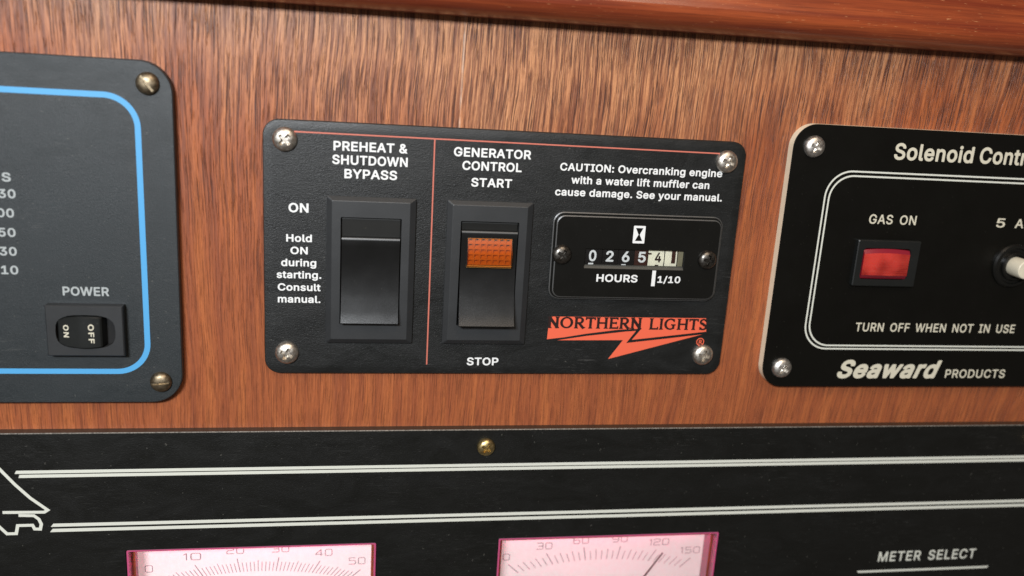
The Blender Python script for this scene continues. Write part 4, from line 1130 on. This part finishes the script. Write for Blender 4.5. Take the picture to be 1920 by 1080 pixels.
# ------------------------------------------------------------------ large meter panel below
g = thing('meter_panel', 40, -180, 'wide black meter panel at the bottom with white double lines and two pink lit meters', 'panel')
HO = [rrect(-72.0, -214, 5.7, -153.4, 0.4, 2), rrect(46.0, -214, 124.6, -153.2, 0.4, 2)]
b = MB()
A = rrect(-240, -250, 340, -113.7, 2.0, 4)
B = rrect(-239.75, -249.75, 339.75, -113.95, 1.8, 4)
b.wall(A, 0.0, A, 2.98, 1)
b.wall(A, 2.98, B, 3.2, 3)
b.cap([B] + HO, 3.2, 0)
for h in HO:
    b.wall(h[::-1], 0.0, h[::-1], 3.2, 2)
b.build('face_plate', [M['laminate_tex'], M['brown_edge'], M['laminate'], M['worn_edge']], g)
screw(BRASS, 40.0, -119.7, 3.2, 33, g)
screw(BRASS, 240.4, -119.9, 3.2, 70, g)
GI = M['grey_ink']


def stripe(a, c, vt, vb_, slope=0.0, cut=0.0):
    m = MB()
    m.cap([[(c, vt), (a, vt), (a + cut, vb_), (c, vb_)]], 3.23)
    return m.build('stripe', GI, g)


stripe(-101.5, 330, -125.72, -126.75, cut=-0.5)
stripe(-100.7, 330, -127.05, -128.10, cut=-0.3)
stripe(-92.3, 330, -143.55, -144.65, cut=-0.8)
stripe(-92.6, 330, -145.30, -146.42, cut=-0.8)
b = MB()
b.line([(-128, -96 - 20), (-118, -119.5), (-111.5, -120.5), (-106.4, -124.6), (-102.2, -130.2), (-98.2, -134.8), (-93.6, -138.9), (-94.6, -139.6), (-106.3, -139.4)], 0.95, 3.23)
b.line([(-101.9, -140.5), (-97.6, -140.7), (-96.3, -141.9), (-95.7, -143.6), (-96.1, -145.3), (-97.7, -145.2), (-98.2, -143.9), (-102.4, -143.9), (-103.0, -146.6), (-105.6, -146.6), (-108.0, -143.6), (-114, -140)], 0.95, 3.24)
b.build('outline_emblem', GI, g)
text('METER SELECT', 'engraved', 187.7, 227.4, -167.4, 4.0, 3.23, GI, g, track=0.03)
b = MB()
b.cap([[(234.2, -170.9), (180.1, -170.9), (180.7, -171.75), (233.4, -171.75)]], 3.23)
b.build('underline', GI, g)


def meter(u0, u1, vt, cu, labels, div, needle):
    hd = -7.0
    b = MB()
    A = rrect(u0 + 0.25, -213.5, u1 - 0.25, vt - 0.25, 0.4, 2)
    B = rrect(u0 + 0.8, -212.5, u1 - 0.8, vt - 0.70, 0.4, 2)
    b.wall(A, 2.2, A, 3.05)
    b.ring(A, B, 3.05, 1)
    b.wall(B[::-1], -2.0, B[::-1], 3.05)
    b.wall(B[::-1], hd, B[::-1], -2.0)
    b.wall(A, hd - .5, A, 2.2)
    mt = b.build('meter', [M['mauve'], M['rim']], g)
    b = MB()
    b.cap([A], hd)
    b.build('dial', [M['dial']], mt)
    b = MB()
    pv = -200.5
    N = (len(labels) - 1) * div
    for k in range(N + 1):
        t = 2 * k / N - 1
        u = cu + 33.8 * t
        long_ = k % div == 0
        mid = (k % (div // 2) == 0) if div == 10 else (k % 2 == 0)
        top = -163.6 - (98 - math.sqrt(98 ** 2 - (u - cu) ** 2))
        d = Vector((u - cu, top - pv)).normalized()
        tp = Vector((u, top)) - d * (0.0 if long_ else (1.1 if mid else 1.7))
        bt = Vector((u, top)) - d * 5.2
        b.line([tuple(tp), tuple(bt)], 0.20 if not long_ else 0.26, hd + 0.04)
    b.build('scale_marks', [M['scale_ink']], mt)
    for s_, uc, vc in labels:
        w_ = 2.2 * len(s_) + (0.2 if len(s_) > 1 else 0.3)
        if len(s_) == 2:
            w_ = 5.6
        if len(s_) == 3:
            w_ = 7.4
        text(s_, 'square', uc - w_ / 2, uc + w_ / 2, vc - (0.85 if abs(uc - cu) < 15 else 1.1), 2.6, hd + 0.04, M['scale_ink'], mt, name='numeral')
    # lamp tube behind the top edge of the panel
    b = MB()
    b.box(u0 + 5, vt - 4.5, u1 - 5, vt - 3.0, -6.75, -6.1)
    b.build('lamp', [M['lamp']], mt)
    if needle:
        b = MB()
        b.box(0, 0, 0.1, 0.1, 0, 0.1)
        b.__init__()
        tip, piv = Vector(needle), Vector((cu, pv))
        n_ = Vector((-(tip - piv).y, (tip - piv).x)).normalized()
        for s in (0,):
            q = [tip + n_ * .15, piv + n_ * .45, piv - n_ * .45, tip - n_ * .15]
            b.wall([tuple(x) for x in q], -5.4, [tuple(x) for x in q], -5.0)
            b.cap([[tuple(x) for x in q]], -5.0)
        b.build('needle', [M['dark_needle']], mt)
    b = MB()
    b.cap([B], 2.6)
    b.build('cover', [M['pink_clear']], mt)
    return mt


M['dark_needle'] = simple('needle_maroon', (0.10, 0.02, 0.035), 0.5)
m1 = meter(-72.0, 5.7, -153.4, -33.2, [('0', -67.9, -166.8), ('10', -54.2, -162.8), ('20', -40.5, -161.2), ('30', -25.9, -161.1), ('40', -11.7, -162.8), ('50', -0.6, -166.4)], 10, (0, 0) and None)
m1['label'] = 'pink lit meter with scale 0 to 50'
m2 = meter(46.0, 124.6, -153.2, 85.7, [('0', 51.1, -166.9), ('30', 64.5, -163.0), ('60', 77.7, -161.5), ('90', 92.0, -161.3), ('120', 106.8, -162.8), ('150', 119.0, -166.5)], 6, (107.9, -166.0))
m2['label'] = 'pink lit meter with scale 0 to 150'
